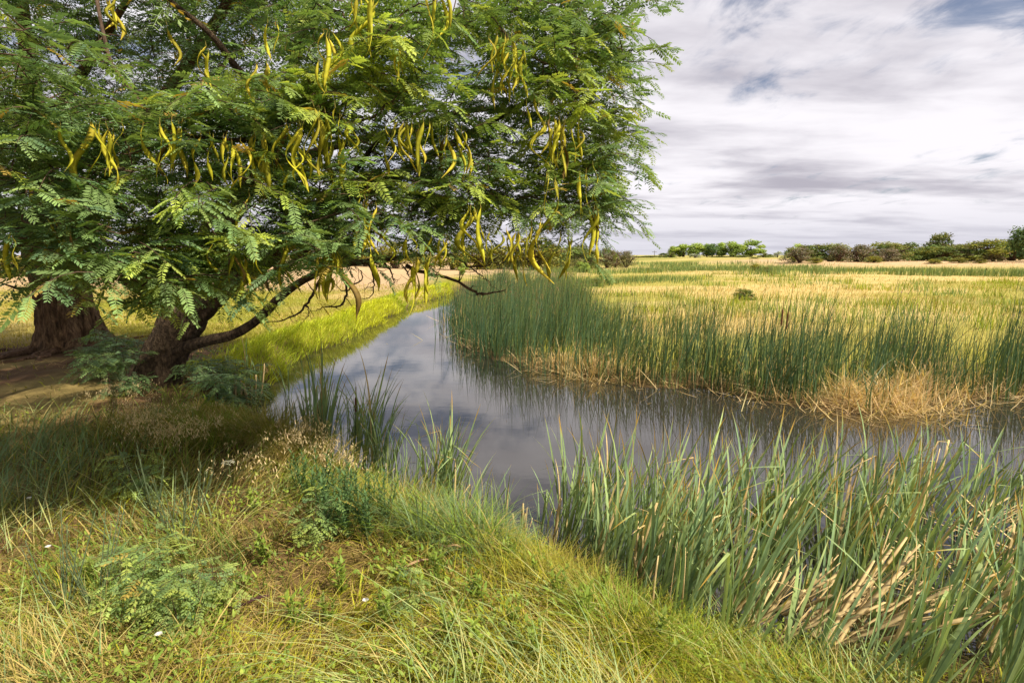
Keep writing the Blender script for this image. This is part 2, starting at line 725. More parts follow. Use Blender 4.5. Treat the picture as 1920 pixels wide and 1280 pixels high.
def ground_colour(x, y, d):
    n1 = fbm(x, y, 5.0, 21)
    n2 = fbm(x, y * 1.0, 16.0, 31)
    n3 = fbm(x, y, 1.4, 41)
    far_side = sstep(-3.3, -2.2, x + .03 * (y - 12)) * sstep(5.2, 6.5, y)
    # meadow: straw with green drifts stretched across
    drift = fbm(x * .55, y * 1.0, 6.0, 51)
    mead = mixc(STRAW, np.array([.33, .30, .055]), sstep(.42, .62, drift) * .85)
    mead = mixc(mead, MEADOWG, sstep(.58, .74, fbm(x * .35, y, 11.0, 57)) * .55)
    mead = mixc(mead, YGREEN * .9, sstep(5, 1.0, d) * .8)
    mead = mixc(mead, np.array([.20, .13, .055]), sstep(1.6, .6, d))
    mead = mixc(mead, MEADOWG, sstep(50, 75, y) * sstep(1, .4, n2) * .3)
    # near bank
    near = mixc(LITTER, SOIL, sstep(.45, .65, n3))
    lush = sstep(-1.6, .2, x + (n1 - .5) * 2) * sstep(4.2, 3.0, y)
    near = mixc(near, YGREEN * .75, lush * .75)
    shelf = inside(NEAR_POLY, x, y).astype(float)
    near = mixc(near, np.array([.17, .115, .055]), shelf * .85)
    lawn = mixc(STRAW * .75, YGREEN * .8, sstep(.36, .6, n1))
    bare_soil = np.exp(-(((x - TRUNK2[0]) / 3.2) ** 2 + ((y - TRUNK2[1] + .2) / 1.1) ** 2))  # bare earth round the old trunk
    near = mixc(near, lawn, sstep(10.6, 11.8, y + (n3 - .5) * 1.2))
    near = mixc(near, SOIL * .8, np.clip(bare_soil * 1.6, 0, 1))
    near = mixc(near, SAND * .9, sstep(27, 31, y + (n1 - .5) * 4) * sstep(-4, -7, x))
    c = mixc(near, mead, far_side)
    c = mixc(c, SAND, sstep(30, 42, x - .05 * y) * sstep(66, 80, y) * sstep(140, 110, y))
    c = mixc(c, SAND, sstep(46, 54, y + (n1 - .5) * 5) * sstep(74, 66, y) * sstep(9, 3, x))
    c = mixc(c, np.array([.045, .032, .02]), sstep(.22, -.02, d))
    return c


def graded(lo, hi, a, b, step, grow=1.13):
    core = list(np.arange(a, b + 1e-6, step))
    s, v, up = step, b, []
    while v < hi:
        s *= grow
        v += s
        up.append(min(v, hi))
    s, v, dn = step, a, []
    while v > lo:
        s *= grow
        v -= s
        dn.append(max(v, lo))
    return np.array(dn[::-1] + core + up)


gx = graded(-2500, 2500, -10, 9, .15)
gy = graded(-40, 4000, 1.2, 14, .14, 1.06)
XX, YY = np.meshgrid(gx, gy, indexing='ij')
DD = sdf(XX, YY)
ZZ = gz(XX, YY, DD)
nx_, ny_ = XX.shape
idx = np.arange(nx_ * ny_).reshape(nx_, ny_)
gq = np.stack([idx[:-1, :-1], idx[1:, :-1], idx[1:, 1:], idx[:-1, 1:]], -1).reshape(-1, 4)
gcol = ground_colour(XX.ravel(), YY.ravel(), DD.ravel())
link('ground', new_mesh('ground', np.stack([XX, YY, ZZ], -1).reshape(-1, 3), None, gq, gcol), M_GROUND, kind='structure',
     label='banks and straw coloured meadow around the pond', cat='ground')

wv = np.array([(-7, 2.0, WATER_Z), (18, 1.2, WATER_Z), (18, 8.9, WATER_Z), (6, 34, WATER_Z), (-7, 36, WATER_Z)])
link('water', new_mesh('water', wv, [(0, 1, 2), (0, 2, 3), (0, 3, 4)], None, np.full((5, 3), .05)), M_WATER, kind='structure',
     label='still murky pond water reflecting the clouds', cat='water')

# ------------------------------------------------------------------ locust leaves (templates, length 1 along +X, face +Z)


def leaf_template(pairs, droop, hexa, seed, cone=.18):
    rg = np.random.default_rng(seed)
    v, t, tip = [], [], []
    n = 0

    def rz(x):
        return -droop * x * x

    def ry(x):
        return .05 * math.sin(x * 2.6 + seed)
    for i in range(2):
        x0, x1 = i / 2, (i + 1) / 2
        a = [(x0, ry(x0) - .008, rz(x0)), (x0, ry(x0) + .008, rz(x0)), (x1, ry(x1) + .006, rz(x1)), (x1, ry(x1) - .006, rz(x1))]
        v += a
        tip += [x0, x0, x1, x1]
        t += [(n, n + 1, n + 2), (n, n + 2, n + 3)]
        n += 4
    for i in range(pairs):
        x = .10 + .90 * (i + .3 * rg.uniform(-1, 1)) / (pairs - 1)
        x = min(max(x, .08), 1.0)
        for s in (-1, 1):
            ln_ = (.21 if pairs > 9 else .235) * (.72 + .5 * math.sin(math.pi * (.15 + .7 * x))) * rg.uniform(.85, 1.12)
            wd = ln_ * .36
            ang = (1.15 - .45 * x ** 2) + rg.uniform(-.12, .12)
            d = np.array([math.cos(ang), s * math.sin(ang), -cone + rg.uniform(-.16, .10)])
            d /= np.linalg.norm(d)
            up = np.array([0, s * .25 + rg.uniform(-.25, .25), 1.0])
            w = np.cross(up, d)
            w /= np.linalg.norm(w)
            o = np.array([x, ry(x), rz(x)])
            if hexa:
                pts = [o, o + d * ln_ * .3 - w * wd * .46, o + d * ln_ * .72 - w * wd * .42, o + d * ln_, o + d * ln_ * .72 + w * wd * .42, o + d * ln_ * .3 + w * wd * .46]
                v += [tuple(q) for q in pts]
                t += [(n, n + 1, n + 5), (n + 1, n + 2, n + 4), (n + 1, n + 4, n + 5), (n + 2, n + 3, n + 4)]
                tip += [x] * 6
                n += 6
            else:
                pts = [o, o + d * ln_ * .5 - w * wd * .64, o + d * ln_, o + d * ln_ * .5 + w * wd * .64]
                v += [tuple(q) for q in pts]
                t += [(n, n + 1, n + 2), (n, n + 2, n + 3)]
                tip += [x] * 4
                n += 4
    return np.array(v), np.array(t), np.array(tip)


LT_HEX = [leaf_template(11, d, True, k) for k, d in enumerate((.10, .28, .18, .40))]
LT_FINE = [leaf_template(9, d, False, k) for k, d in enumerate((.10, .28, .18, .40))]
LT_MID = [leaf_template(7, d, False, k + 10) for k, d in enumerate((.10, .30, .45))]
LT_COARSE = [leaf_template(5, d, False, k + 20) for k, d in enumerate((.15, .40))]


def frames(xd, up):
    """orthonormal frames from leaf axis and approximate up -> (N,3,3) columns x,y,z"""
    x = xd / np.maximum(np.linalg.norm(xd, axis=1, keepdims=True), 1e-9)
    y = np.cross(up, x)
    y /= np.maximum(np.linalg.norm(y, axis=1, keepdims=True), 1e-9)
    z = np.cross(x, y)
    return np.stack([x, y, z], -1)


def stamp(templates, org, frm, size, col, which):
    acc = Acc()
    for k, (tv, tt, tip) in enumerate(templates):
        m = which == k
        if not m.any():
            continue
        n = int(m.sum())
        v = np.einsum('nij,kj->nki', frm[m] * size[m][:, None, None], tv) + org[m][:, None, :]
        t = (np.arange(n)[:, None, None] * len(tv) + tt[None]).reshape(-1, 3)
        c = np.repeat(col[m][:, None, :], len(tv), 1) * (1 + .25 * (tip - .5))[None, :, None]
        acc.add(v.reshape(-1, 3), t, None, c.reshape(-1, 3))
    return acc


LEAF_OLD = np.array([.125, .212, .108])
LEAF_MID = np.array([.215, .315, .110])
LEAF_YOUNG_LIT = np.array([.47, .55, .105])  # young leaf colour, also painted on clumps the sun would light


def make_sprays(centres, young_lit, n_spray, leaves, slen, lsize, spread, rng):
    """twigs carrying leaves around clump centres; returns twig polylines and leaf arrays"""
    O, X, U, S, Cc, tw = [], [], [], [], [], []
    for c, yg in zip(centres, young_lit):
        a0 = rng.uniform(0, 6.28)
        k = max(2, int(rng.normal(n_spray, .8)))
        for j in range(k):
            az = a0 + j * 2.4 + rng.uniform(-.4, .4)
            el = rng.uniform(-.25, .55)
            L = slen * rng.uniform(.65, 1.25)
            st = c + rng.normal(0, spread, 3) * np.array([1, 1, .55])
            d = np.array([math.cos(az) * math.cos(el), math.sin(az) * math.cos(el), math.sin(el)])
            ts = np.linspace(0, 1, 5)
            line = st + np.outer(ts * L, d) + np.outer(ts ** 2 * L, [0, 0, -rng.uniform(.15, .55)])
            tw.append(line)
            n = max(4, int(leaves * rng.uniform(.75, 1.2)))
            side = np.cross(d, [0, 0, 1.0])
            side /= max(np.linalg.norm(side), 1e-6)
            for i in range(n):
                t = .12 + .88 * (i + rng.uniform(-.3, .3)) / max(n - 1, 1)
                t = min(max(t, .05), 1)
                f = t * 4
                q = min(int(f), 3)
                o = line[q] + (line[q + 1] - line[q]) * (f - q)
                tang = line[q + 1] - line[q]
                tang /= np.linalg.norm(tang)
                s = 1 if i % 2 else -1
                w = .55 + .5 * (1 - t)
                xd = tang * (1 - w * .55) + side * s * w + np.array([0, 0, rng.uniform(-.35, .35)])
                O.append(o)
                X.append(xd)
                U.append((rng.normal(0, .3), rng.normal(0, .3), 1.0))
                S.append(lsize * rng.uniform(.55, 1.3))
                yv = np.clip(yg + (t - .6) * .45 + rng.normal(0, .12), 0, 1)
                Cc.append(LEAF_OLD + (LEAF_MID - LEAF_OLD) * min(yv * 2, 1) if yv < .5 else LEAF_MID + (LEAF_YOUNG_LIT - LEAF_MID) * (yv - .5) * 2)
    O, X, U, S, Cc = map(np.array, (O, X, U, S, Cc))
    Cc = np.where(rng.uniform(0, 1, (len(Cc), 1)) < .02, np.array([.42, .30, .07]), Cc)
    return tw, O, frames(X, U), S, jitter(Cc, .16, rng)


def grow_branches(nodes, centres, rng, rmin=.004, droop=.1):
    """join every clump to the nearest point of the skeleton grown so far"""
    nodes = np.asarray(nodes, float)
    used = np.zeros(len(centres), bool)
    dist = np.full(len(centres), 1e9)
    who = np.zeros(len(centres), int)
    for i, c in enumerate(centres):
        dd = np.linalg.norm(nodes - c, axis=1)
        who[i] = dd.argmin()
        dist[i] = dd.min()
    paths = []
    while not used.all():
        i = int(np.where(used, 1e9, dist).argmin())
        a, b = nodes[who[i]], centres[i]
        L = np.linalg.norm(b - a)
        n = max(4, int(L / .18))
        t = np.linspace(0, 1, n)[:, None]
        off = rng.normal(0, L * .10, 3)
        off2 = rng.normal(0, L * .05, 3)
        line = a + (b - a) * t + np.sin(t * math.pi) * off + np.sin(t * math.pi * 2) * off2
        line[:, 2] += (np.sin(t * math.pi) * L * droop)[:, 0]
        paths.append((line, rmin + L * .007))
        new = line[1:]
        nodes = np.vstack([nodes, new])
        used[i] = True
        rem = np.where(~used)[0]
        if len(rem):
            dd = np.linalg.norm(centres[rem][:, None, :] - new[None], axis=2)
            j = dd.argmin(1)
            dm = dd[np.arange(len(rem)), j]
            better = dm < dist[rem]
            dist[rem[better]] = dm[better]
            who[rem[better]] = len(nodes) - len(new) + j[better]
    return paths


def bark_bump(seed, amp, freq=9):
    rg = np.random.default_rng(seed)
    ph = rg.uniform(0, 6.28, 6)

    def f(th, s):
        r = np.ones_like(th)
        r += amp * .9 * np.sin(th * 2 + ph[0] + s * .7)
        r += amp * .7 * np.sin(th * 5 + ph[1] + 1.1 * math.sin(s * 1.4 + ph[2]))
        r += amp * .55 * np.abs(np.sin(th * freq * .5 + ph[3] + .8 * math.sin(s * 3 + ph[4])))
        r += amp * .5 * (vnoise(th * 6, np.full_like(th, s * 4), 1.0, seed) - .5)
        wav = th + .35 * math.sin(s * 2.3 + ph[5])
        r += amp * 1.1 * (np.abs(vnoise(wav * 5.0, np.full_like(th, s * 4.5 + 3), 1.0, seed + 3) - .5) * 2 - .5)
        r += amp * .5 * (np.abs(vnoise(wav * 11.0, np.full_like(th, s * 11 + 3), 1.0, seed + 4) - .5) * 2 - .5)
        return r
    return f


def limb_mesh(name, pts, sides, n, seed, amp):
    a = spline(pts, n)
    v, t, q = tube(a[:, :3], np.maximum(a[:, 3], .004), sides, bark_bump(seed, amp))
    return new_mesh(name, v, t, q, np.full((len(v), 3), .1)), a


def PX(lst, k=1.0):
    return [np.append(P(a, b, Y), r * k) for a, b, Y, r in lst]


# ------------------------------------------------------------------ the leaning pond-side locust
tree1 = empty('locust_tree', (TRUNK1[0], TRUNK1[1], 0), 'leaning locust tree at the water edge hung with long yellow-green pods', 'tree')
inv1 = Matrix.Translation(-Vector(tree1.location))


def child(name, me, mat, parent, base=None, **kw):
    """mesh given in world coordinates, hung under an empty at its base (or under a part of it)"""
    me.transform(Matrix.Translation(-Vector((base or parent).location)))
    return link(name, me, mat, parent, **kw)


Y1 = 7.6
LIMBS1 = [
    [(345, 596, 7.6, .19), (315, 566, 7.5, .17), (262, 537, 7.3, .135), (205, 500, 7.0, .11), (150, 440, 6.6, .085), (90, 370, 6.0, .06), (40, 300, 5.4, .03)],
    [(342, 590, 7.6, .15), (357, 540, 7.75, .12), (366, 480, 7.9, .10), (400, 400, 8.0, .085), (470, 330, 8.0, .06), (560, 270, 7.8, .03)],
    [(345, 605, 7.6, .23), (385, 575, 7.5, .20), (440, 525, 7.3, .165), (500, 488, 7.0, .13), (565, 440, 6.7, .10), (650, 380, 6.2, .08), (760, 320, 5.8, .06), (900, 240, 5.4, .045), (1060, 150, 5.1, .022)],
    [(312, 668, 7.55, .10), (345, 652, 7.45, .10), (390, 638, 7.3, .088), (440, 626, 7.2, .082), (482, 600, 7.0, .076), (522, 560, 6.8, .07), (562, 530, 6.6, .06), (625, 500, 6.3, .05), (705, 488, 6.0, .04), (785, 478, 5.6, .024)],
    [(350, 598, 7.6, .2), (375, 530, 7.8, .17), (420, 430, 7.9, .15), (480, 330, 7.8, .13), (530, 200, 7.5, .11), (560, 80, 7.2, .09), (600, -60, 6.8, .07), (670, -260, 6.2, .03)],
    [(480, 330, 7.8, .085), (600, 282, 7.3, .075), (750, 245, 6.8, .06), (900, 205, 6.4, .045), (1050, 228, 6.1, .03), (1160, 262, 5.9, .014)],
    [(530, 200, 7.5, .075), (455, 140, 6.6, .062), (400, 70, 6.2, .045), (330, 10, 5.9, .03), (250, -60, 5.6, .015)],
    [(560, 80, 7.2, .07), (680, 60, 6.5, .055), (820, 40, 5.9, .042), (960, 20, 5.5, .03), (1120, -20, 5.3, .014)],
    [(440, 525, 7.3, .06), (520, 512, 6.5, .05), (590, 450, 5.4, .042), (660, 330, 4.6, .032), (720, 250, 4.1, .018)],
    [(262, 537, 7.3, .06), (290, 480, 6.4, .05), (330, 400, 5.2, .04), (360, 290, 4.2, .028), (300, 230, 3.7, .016), (190, 225, 3.4, .008)],
]
tr_pts = PX([(278, 744, 7.6, .38), (286, 720, 7.6, .31), (297, 690, 7.6, .265), (313, 655, 7.6, .245), (332, 620, 7.6, .24), (350, 590, 7.6, .23), (362, 566, 7.62, .13)])
m_, ax_ = limb_mesh('trunk', tr_pts, 110, 110, 5, .12)
trunk1 = child('trunk', m_, M_BARK, tree1)
nodes1 = [ax_[:, :3]]
for i, lm in enumerate(LIMBS1):
    m_, a_ = limb_mesh('limb', PX(lm, .66 if i != 3 else .74), 32 if i < 5 else 12, 56, 30 + i, .11 if i < 5 else .05)
    child('limb', m_, M_BARK, trunk1, base=tree1)
    nodes1.append(a_[8:, :3])
nodes1 = np.vstack(nodes1)

# clumps seen in front; last value paints young and sunlit ones paler: (px, py, young)
FRONT = [(60, 215, .35), (150, 205, .5), (110, 280, .2), (35, 260, .3), (60, 350, .3), (160, 350, .3), (250, 330, .25), (130, 410, .2), (40, 420, .2), (260, 210, .35), (330, 190, .55),
         (390, 160, .5), (440, 215, .35), (500, 215, .45), (540, 250, .4), (420, 260, .25), (330, 280, .2), (230, 260, .25), (470, 350, .6), (410, 360, .7), (520, 380, .4), (560, 320, .3),
         (300, 430, .4), (250, 480, .6), (300, 500, .4), (370, 470, .5), (430, 455, .85), (450, 500, .7), (500, 450, .5), (560, 430, .35), (610, 420, .4), (380, 410, .5), (600, 350, .35),
         (620, 170, .85), (580, 190, .7), (660, 190, .8), (560, 160, .5), (640, 230, .6), (690, 90, .9), (720, 110, .9), (650, 60, .4), (700, 170, .5), (740, 80, .5), (700, 330, .9),
         (740, 350, .85), (670, 360, .7), (760, 400, .5), (700, 420, .4), (650, 440, .35), (760, 220, .5), (810, 215, .6), (840, 240, .5), (790, 180, .4), (880, 180, .4), (930, 160, .4),
         (870, 50, .6), (920, 40, .6), (960, 90, .5), (820, 110, .4), (1000, 40, .4), (1060, 40, .4), (1020, 130, .8), (1050, 150, .7), (1010, 190, .5), (1090, 195, .9), (1120, 220, .85),
         (1150, 235, .6), (1060, 230, .5), (980, 240, .4), (880, 370, .75), (920, 355, .8), (960, 370, .7), (1010, 380, .6), (840, 390, .5), (1040, 310, .85), (1080, 320, .8), (1110, 340, .6),
         (1000, 330, .6), (1060, 380, .5), (1110, 400, .4), (900, 420, .4), (830, 430, .3), (770, 450, .3), (960, 420, .4), (1120, 300, .4), (780, 320, .3), (850, 310, .3), (920, 290, .3),
         (600, 490, .3), (640, 480, .35), (700, 470, .3), (780, 480, .4), (850, 440, .3), (1140, 370, .4), (1090, 430, .5), (230, 520, .3), (340, 530, .3), (20, 330, .3), (80, 130, .2),
         (30, 90, .3), (20, 110, .35), (600, 20, .4), (820, 10, .5), (760, 30, .4), (1080, 100, .4), (1140, 60, .4), (1170, 120, .4), (100, 460, .15), (60, 480, .15), (190, 455, .2), (265, 545, .45), (310, 530, .4), (430, 520, .5), (230, 505, .5)]
# airy outer tips on the right: (px, py)
TIPS = [(1215, 15), (1190, 40), (1225, 60), (1180, 85), (1210, 105), (1225, 130), (1195, 150), (1170, 170), (1190, 190), (1150, 190), (1160, 260), (1185, 275), (1215, 280), (1165, 300),
        (1170, 330), (1150, 345), (1180, 385), (1205, 385), (1160, 410), (1190, 410), (1140, 420), (1130, 160), (1140, 110), (1110, 10), (1150, 20), (1200, -10), (1110, 270), (1130, 320), (1110, 440)]
CROWN_POLY = [(-700, 470), (0, 480), (200, 490), (420, 500), (640, 480), (800, 430), (960, 400), (1060, 390), (1140, 380), (1175, 350), (1150, 290), (1165, 230), (1160, 150), (1195, 90), (1190, 0),
              (1180, -150), (1080, -330), (850, -520), (450, -640), (0, -640), (-500, -500), (-900, -200)]
rg1 = np.random.default_rng(5)


def front_depth(px, py):
    return 2.95 + 1.75 * np.clip(px / 1200, 0, 1.1) ** 1.1


cen, yng_lit = [], []
for a, b, yv in FRONT:
    Y = float(front_depth(a, b)) * rg1.uniform(.96, 1.12)
    lift = 8 + (34 if a > 640 and b > 395 else 0)
    cen.append(P(a, b - lift, Y))
    yng_lit.append(yv)
for a, b, yv in FRONT:
    a, b = a + rg1.normal(0, 32), min(b + rg1.normal(0, 26), 500)
    if a > 1150 or (a < 540 and b < 185) or (a > 640 and b > 385):
        continue
    cen.append(P(a, b, float(front_depth(a, b)) * rg1.uniform(1.08, 1.35)))
    yng_lit.append(yv * .8)
n_in = len(cen)
for a, b in TIPS:
    cen.append(P(a - 58, b, rg1.uniform(4.8, 6.0)))
    yng_lit.append(.25)
n_front = len(cen)
while len(cen) < n_front + 360:
    a, b = rg1.uniform(-850, 1210), rg1.uniform(-640, 500)
    if not inside(CROWN_POLY, a, b):
        continue
    fd = front_depth(a, b)
    Y = fd + .25 + (9.3 - fd) * rg1.uniform(0, 1) ** 1.05
    if a < 540 and -60 < b < 185 and Y < 6.8:
        continue                       # the open hollow under the upper crown
    if b < -60 and Y < 5.2:
        if rg1.uniform() < .75:
            continue
        Y += 1.2
    p = P(a, b, Y)
    if p[2] > 7.2 or p[0] < -11:
        continue
    # keep the fork and both trunks in the clear
    if 150 < a < 560 and b > 470 and rg1.uniform() < .8:
        continue
    if a < 300 and b > 440 and rg1.uniform() < .6:
        continue
    cen.append(p)
    yng_lit.append(rg1.uniform(.05, .45))
for k in range(75):
    a, b = rg1.uniform(-60, 600), rg1.uniform(-80, 220)
    cen.append(P(a, b, rg1.uniform(6.9, 9.2)))
    yng_lit.append(rg1.uniform(0, .2))
n_body = len(cen)
while len(cen) < n_body + 45:         # unseen crown top above the picture, added to shade the hollow below
    x, y, z = rg1.uniform(-9, .8), rg1.uniform(4.3, 8.5), rg1.uniform(3.9, 6.6)
    if ((x + 4.0) / 5.2) ** 2 + ((y - 4.2) / 5.0) ** 2 + ((z - 3.4) / 3.6) ** 2 > 1 :
        continue
    a, b, dd = proj(np.array([x, y, z]))
    if b > -90:
        continue
    cen.append(np.array([x, y, z]))
    yng_lit.append(.3)
cen = np.array(cen)
paths1 = grow_branches(nodes1, cen, rg1)
br = Acc()
for line, r in paths1:
    n = len(line)
    v, t, q = tube(line, np.linspace(min(r, .05), .0035, n), 5)
    br.add(v, t, q, (.1, .07, .05))
tw1, O1, F1, S1, C1 = make_sprays(cen[:n_in], yng_lit[:n_in], 7.5, 11, .28, .125, .12, rg1)
tw5, O5, F5, S5, C5 = make_sprays(cen[n_in:n_front], yng_lit[n_in:n_front], 4.5, 10, .42, .14, .10, rg1)
k5 = O5[:, 0] < 1.28 * O5[:, 1] / 5.2      # the crown ends here: no sprig reaches farther out
O5, F5, S5, C5 = O5[k5], F5[k5], S5[k5], C5[k5]
tw5 = [q for q in tw5 if q[-1][0] < 1.28 * q[-1][1] / 5.2]
tw1, O1, F1, S1, C1 = tw1 + tw5, np.vstack([O1, O5]), np.concatenate([F1, F5]), np.concatenate([S1, S5]), np.vstack([C1, C5])
tw2, O2, F2, S2, C2 = make_sprays(cen[n_front:n_body], yng_lit[n_front:n_body], 4.8, 11, .46, .160, .20, rg1)
k2 = O2[:, 0] < .262 * O2[:, 1]
O2, F2, S2, C2 = O2[k2], F2[k2], S2[k2], C2[k2]
tw2 = [q for q in tw2 if q[-1][0] < .262 * q[-1][1]]
tw4, O4, F4, S4, C4 = make_sprays(cen[n_body:], yng_lit[n_body:], 4.5, 9, .55, .24, .25, rg1)
for line in tw1 + tw2 + tw4:
    v, t, q = tube(line, np.linspace(.0042, .0016, 5), 3, cap=False)
    br.add(v, t, q, (.12, .09, .05))
child('branches', br.mesh('branches'), M_TWIG, tree1, kind='stuff')
# the 300 leaves that show largest become objects of their own
px_, py_, dp_ = proj(O1)
seen = (px_ > 0) & (px_ < 1280) & (py_ > 0) & (py_ < 560)
order = np.argsort(np.where(seen, dp_ / S1, 1e9))[:300]
pick = np.zeros(len(O1), bool)
pick[order] = True
which1 = RNG.integers(0, len(LT_FINE), len(O1))
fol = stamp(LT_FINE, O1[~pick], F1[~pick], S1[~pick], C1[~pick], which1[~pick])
fol2 = stamp(LT_MID, O2, F2, S2, C2, RNG.integers(0, len(LT_MID), len(O2)))
for k in range(len(fol2.v)):
    fol.add(fol2.v[k], fol2.t[k] - sum(len(q) for q in fol2.v[:k]), None, fol2.c[k])
fol2 = stamp(LT_COARSE, O4, F4, S4, C4, RNG.integers(0, 2, len(O4)))
for k in range(len(fol2.v)):
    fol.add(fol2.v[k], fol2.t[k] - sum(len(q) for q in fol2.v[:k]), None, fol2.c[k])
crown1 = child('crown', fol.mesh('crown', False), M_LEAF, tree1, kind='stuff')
leaf_me = []
for tone in range(4):
    base = [LEAF_OLD, LEAF_MID * .8, LEAF_MID * 1.2, LEAF_YOUNG_LIT][tone]
    for k, (tv, tt, tip) in enumerate(LT_HEX):
        me = new_mesh('leaf', tv, tt, None, base[None] * (1 + .25 * (tip - .5))[:, None], False)
        me.materials.append(M_LEAFO)
        leaf_me.append(me)
lum = C1[:, 0]
for i in order:
    tone = int(np.argmin([abs(lum[i] - q) for q in (LEAF_OLD[0], LEAF_MID[0] * .8, LEAF_MID[0] * 1.2, LEAF_YOUNG_LIT[0])]))
    o = link('leaf', leaf_me[tone * 4 + which1[i]], None, tree1)
    m4 = Matrix([list(F1[i][r] * S1[i]) + [O1[i][r] - tree1.location[r]] for r in range(3)] + [[0, 0, 0, 1]])
    o.matrix_local = m4

# ------------------------------------------------------------------ seed pods


def pod_mesh(seed):
    rg = np.random.default_rng(seed)
    n = 15
    L = 1.0
    t = np.linspace(0, 1, n)
    ph = rg.uniform(0, 6.28)
    amp = rg.uniform(.04, .13)
    cxp = amp * np.sin(t * rg.uniform(4, 7.5) + ph) - amp * math.sin(ph) + rg.uniform(-.25, .25) * t ** 2
    cyp = amp * .7 * np.cos(t * rg.uniform(3, 6) + ph) - amp * .7 * math.cos(ph)
    ctr = np.stack([cxp, cyp, -t * L * .97], -1)
    w = .040 * np.clip(np.minimum(t / .16, (1 - t) / .22), .06, 1) ** .75
    twist = rg.uniform(0, 6.28) + rg.uniform(-1, 1) * 4.5 * t + .5 * np.sin(t * 5 + ph)
    v, c = [], []
    warm = rg.uniform(0, 1)
    brown = seed % 18 == 4
    for i in range(n):
        d = np.array([math.cos(twist[i]), math.sin(twist[i]), 0])
        e = np.array([-math.sin(twist[i]), math.cos(twist[i]), 0])
        th = .0055 * (1 + .35 * math.sin(t[i] * 60)) * (w[i] / .040)
        v += [ctr[i] + d * w[i], ctr[i] + e * th, ctr[i] - d * w[i], ctr[i] - e * th]
        body = np.array([.44, .42, .026])
        warmc = np.array([.58, .40, .06])
        if brown:
            body, warmc = np.array([.20, .13, .035]), np.array([.30, .19, .06])
        f = np.clip(warm * .6 + (abs(t[i] - .5) * 1.2) ** 2 - .3 + rg.uniform(-.1, .1), 0, 1)
        cc = body * (1 - f) + warmc * f
        c += [cc * 1.15, cc * .9, cc * 1.15, cc * .9]
    q = []
    for i in range(n - 1):
        for k in range(4):
            q.append((i * 4 + k, i * 4 + (k + 1) % 4, i * 4 + 4 + (k + 1) % 4, i * 4 + 4 + k))
    # stalk
    k0 = len(v)
    v += [np.array([.008, 0, 0]), np.array([-.008, .006, 0]), np.array([-.004, -.008, 0]), np.array([.02, .01, .14])]
    c += [np.array([.2, .16, .03])] * 4
    tr = [(k0, k0 + 1, k0 + 3), (k0 + 1, k0 + 2, k0 + 3), (k0 + 2, k0, k0 + 3)]
    me = new_mesh('seed_pod', np.array(v), tr, q, np.array(c))
    me.materials.append(M_POD)
    return me


POD_ME = [pod_mesh(100 + k) for k in range(22)]
PODS = [(108, 232, 1, 90), (175, 225, 1, 110), (190, 240, 2, 105), (212, 235, 3, 80), (265, 228, 1, 85), (325, 235, 6, 80), (384, 250, 1, 75), (408, 250, 3, 70), (448, 262, 3, 65),
        (482, 255, 3, 85), (500, 262, 2, 70), (548, 230, 5, 100), (558, 290, 3, 60), (588, 205, 2, 90), (598, 212, 2, 100), (622, 210, 3, 100), (648, 215, 1, 80), (738, 232, 5, 75),
        (760, 235, 3, 70), (785, 232, 1, 75), (802, 230, 2, 85), (848, 250, 5, 80), (835, 260, 2, 60), (930, 70, 4, 60), (948, 75, 3, 70), (965, 85, 5, 80), (955, 140, 2, 50), (1045, 222, 5, 75),
        (1058, 230, 3, 70), (1082, 228, 2, 65), (1030, 235, 2, 60), (1020, 318, 1, 80), (1028, 330, 2, 110), (1100, 328, 2, 100), (885, 388, 4, 100), (678, 378, 1, 90), (692, 378, 2, 80), (705, 390, 1, 65),
        (468, 362, 1, 100), (405, 458, 1, 100), (432, 478, 2, 70), (448, 480, 2, 70), (468, 470, 1, 60), (490, 470, 1, 50), (540, 460, 2, 70), (600, 470, 2, 85), (615, 470, 4, 95), (632, 468, 3, 80),
        (690, 440, 1, 80), (720, 430, 2, 40), (770, 430, 2, 50), (790, 485, 4, 80), (822, 440, 3, 60), (955, 428, 3, 70), (975, 435, 2, 50), (1010, 420, 3, 90), (1060, 440, 2, 70), (1112, 395, 3, 85),
        (1105, 300, 1, 50), (668, 0, 2, 45), (690, -10, 4, 80), (815, -20, 3, 80), (608, 68, 3, 80), (512, 40, 2, 60), (492, 110, 3, 60), (600, 110, 2, 50), (380, 90, 2, 60), (200, -5, 3, 50),
        (305, 35, 1, 60), (98, 415, 3, 85), (120, 425, 2, 90), (195, 412, 1, 50), (8, 440, 3, 70), (48, 320, 1, 40), (665, 230, 2, 60), (905, 440, 2, 40), (745, 95, 2, 70), (1000, 190, 2, 60)]
rgp = np.random.default_rng(77)
for (a, b, n, lp) in PODS:
    Y = float(front_depth(a, b)) * .93
    L = min(.42, max(.19, lp * Y / FPX * 1.25))
    for k in range(n + (1 if n > 1 else 0)):
        a2 = a + rgp.uniform(-1, 1) * (5 + 4 * n)
        p = P(a2, b + rgp.uniform(-8, 12), Y + rgp.uniform(-.05, .22))
        o = link('seed_pod', POD_ME[int(rgp.integers(0, len(POD_ME)))], None, tree1)
        s = L * rgp.uniform(.6, 1.12)
        o.matrix_local = Matrix.Translation(Vector(p) - Vector(tree1.location)) @ Matrix.Rotation(rgp.uniform(0, 6.28), 4, 'Z') @ Matrix.Rotation(rgp.uniform(-.22, .22), 4, 'X') @ Matrix.Diagonal((s * 1.2, s * 1.2, s, 1))

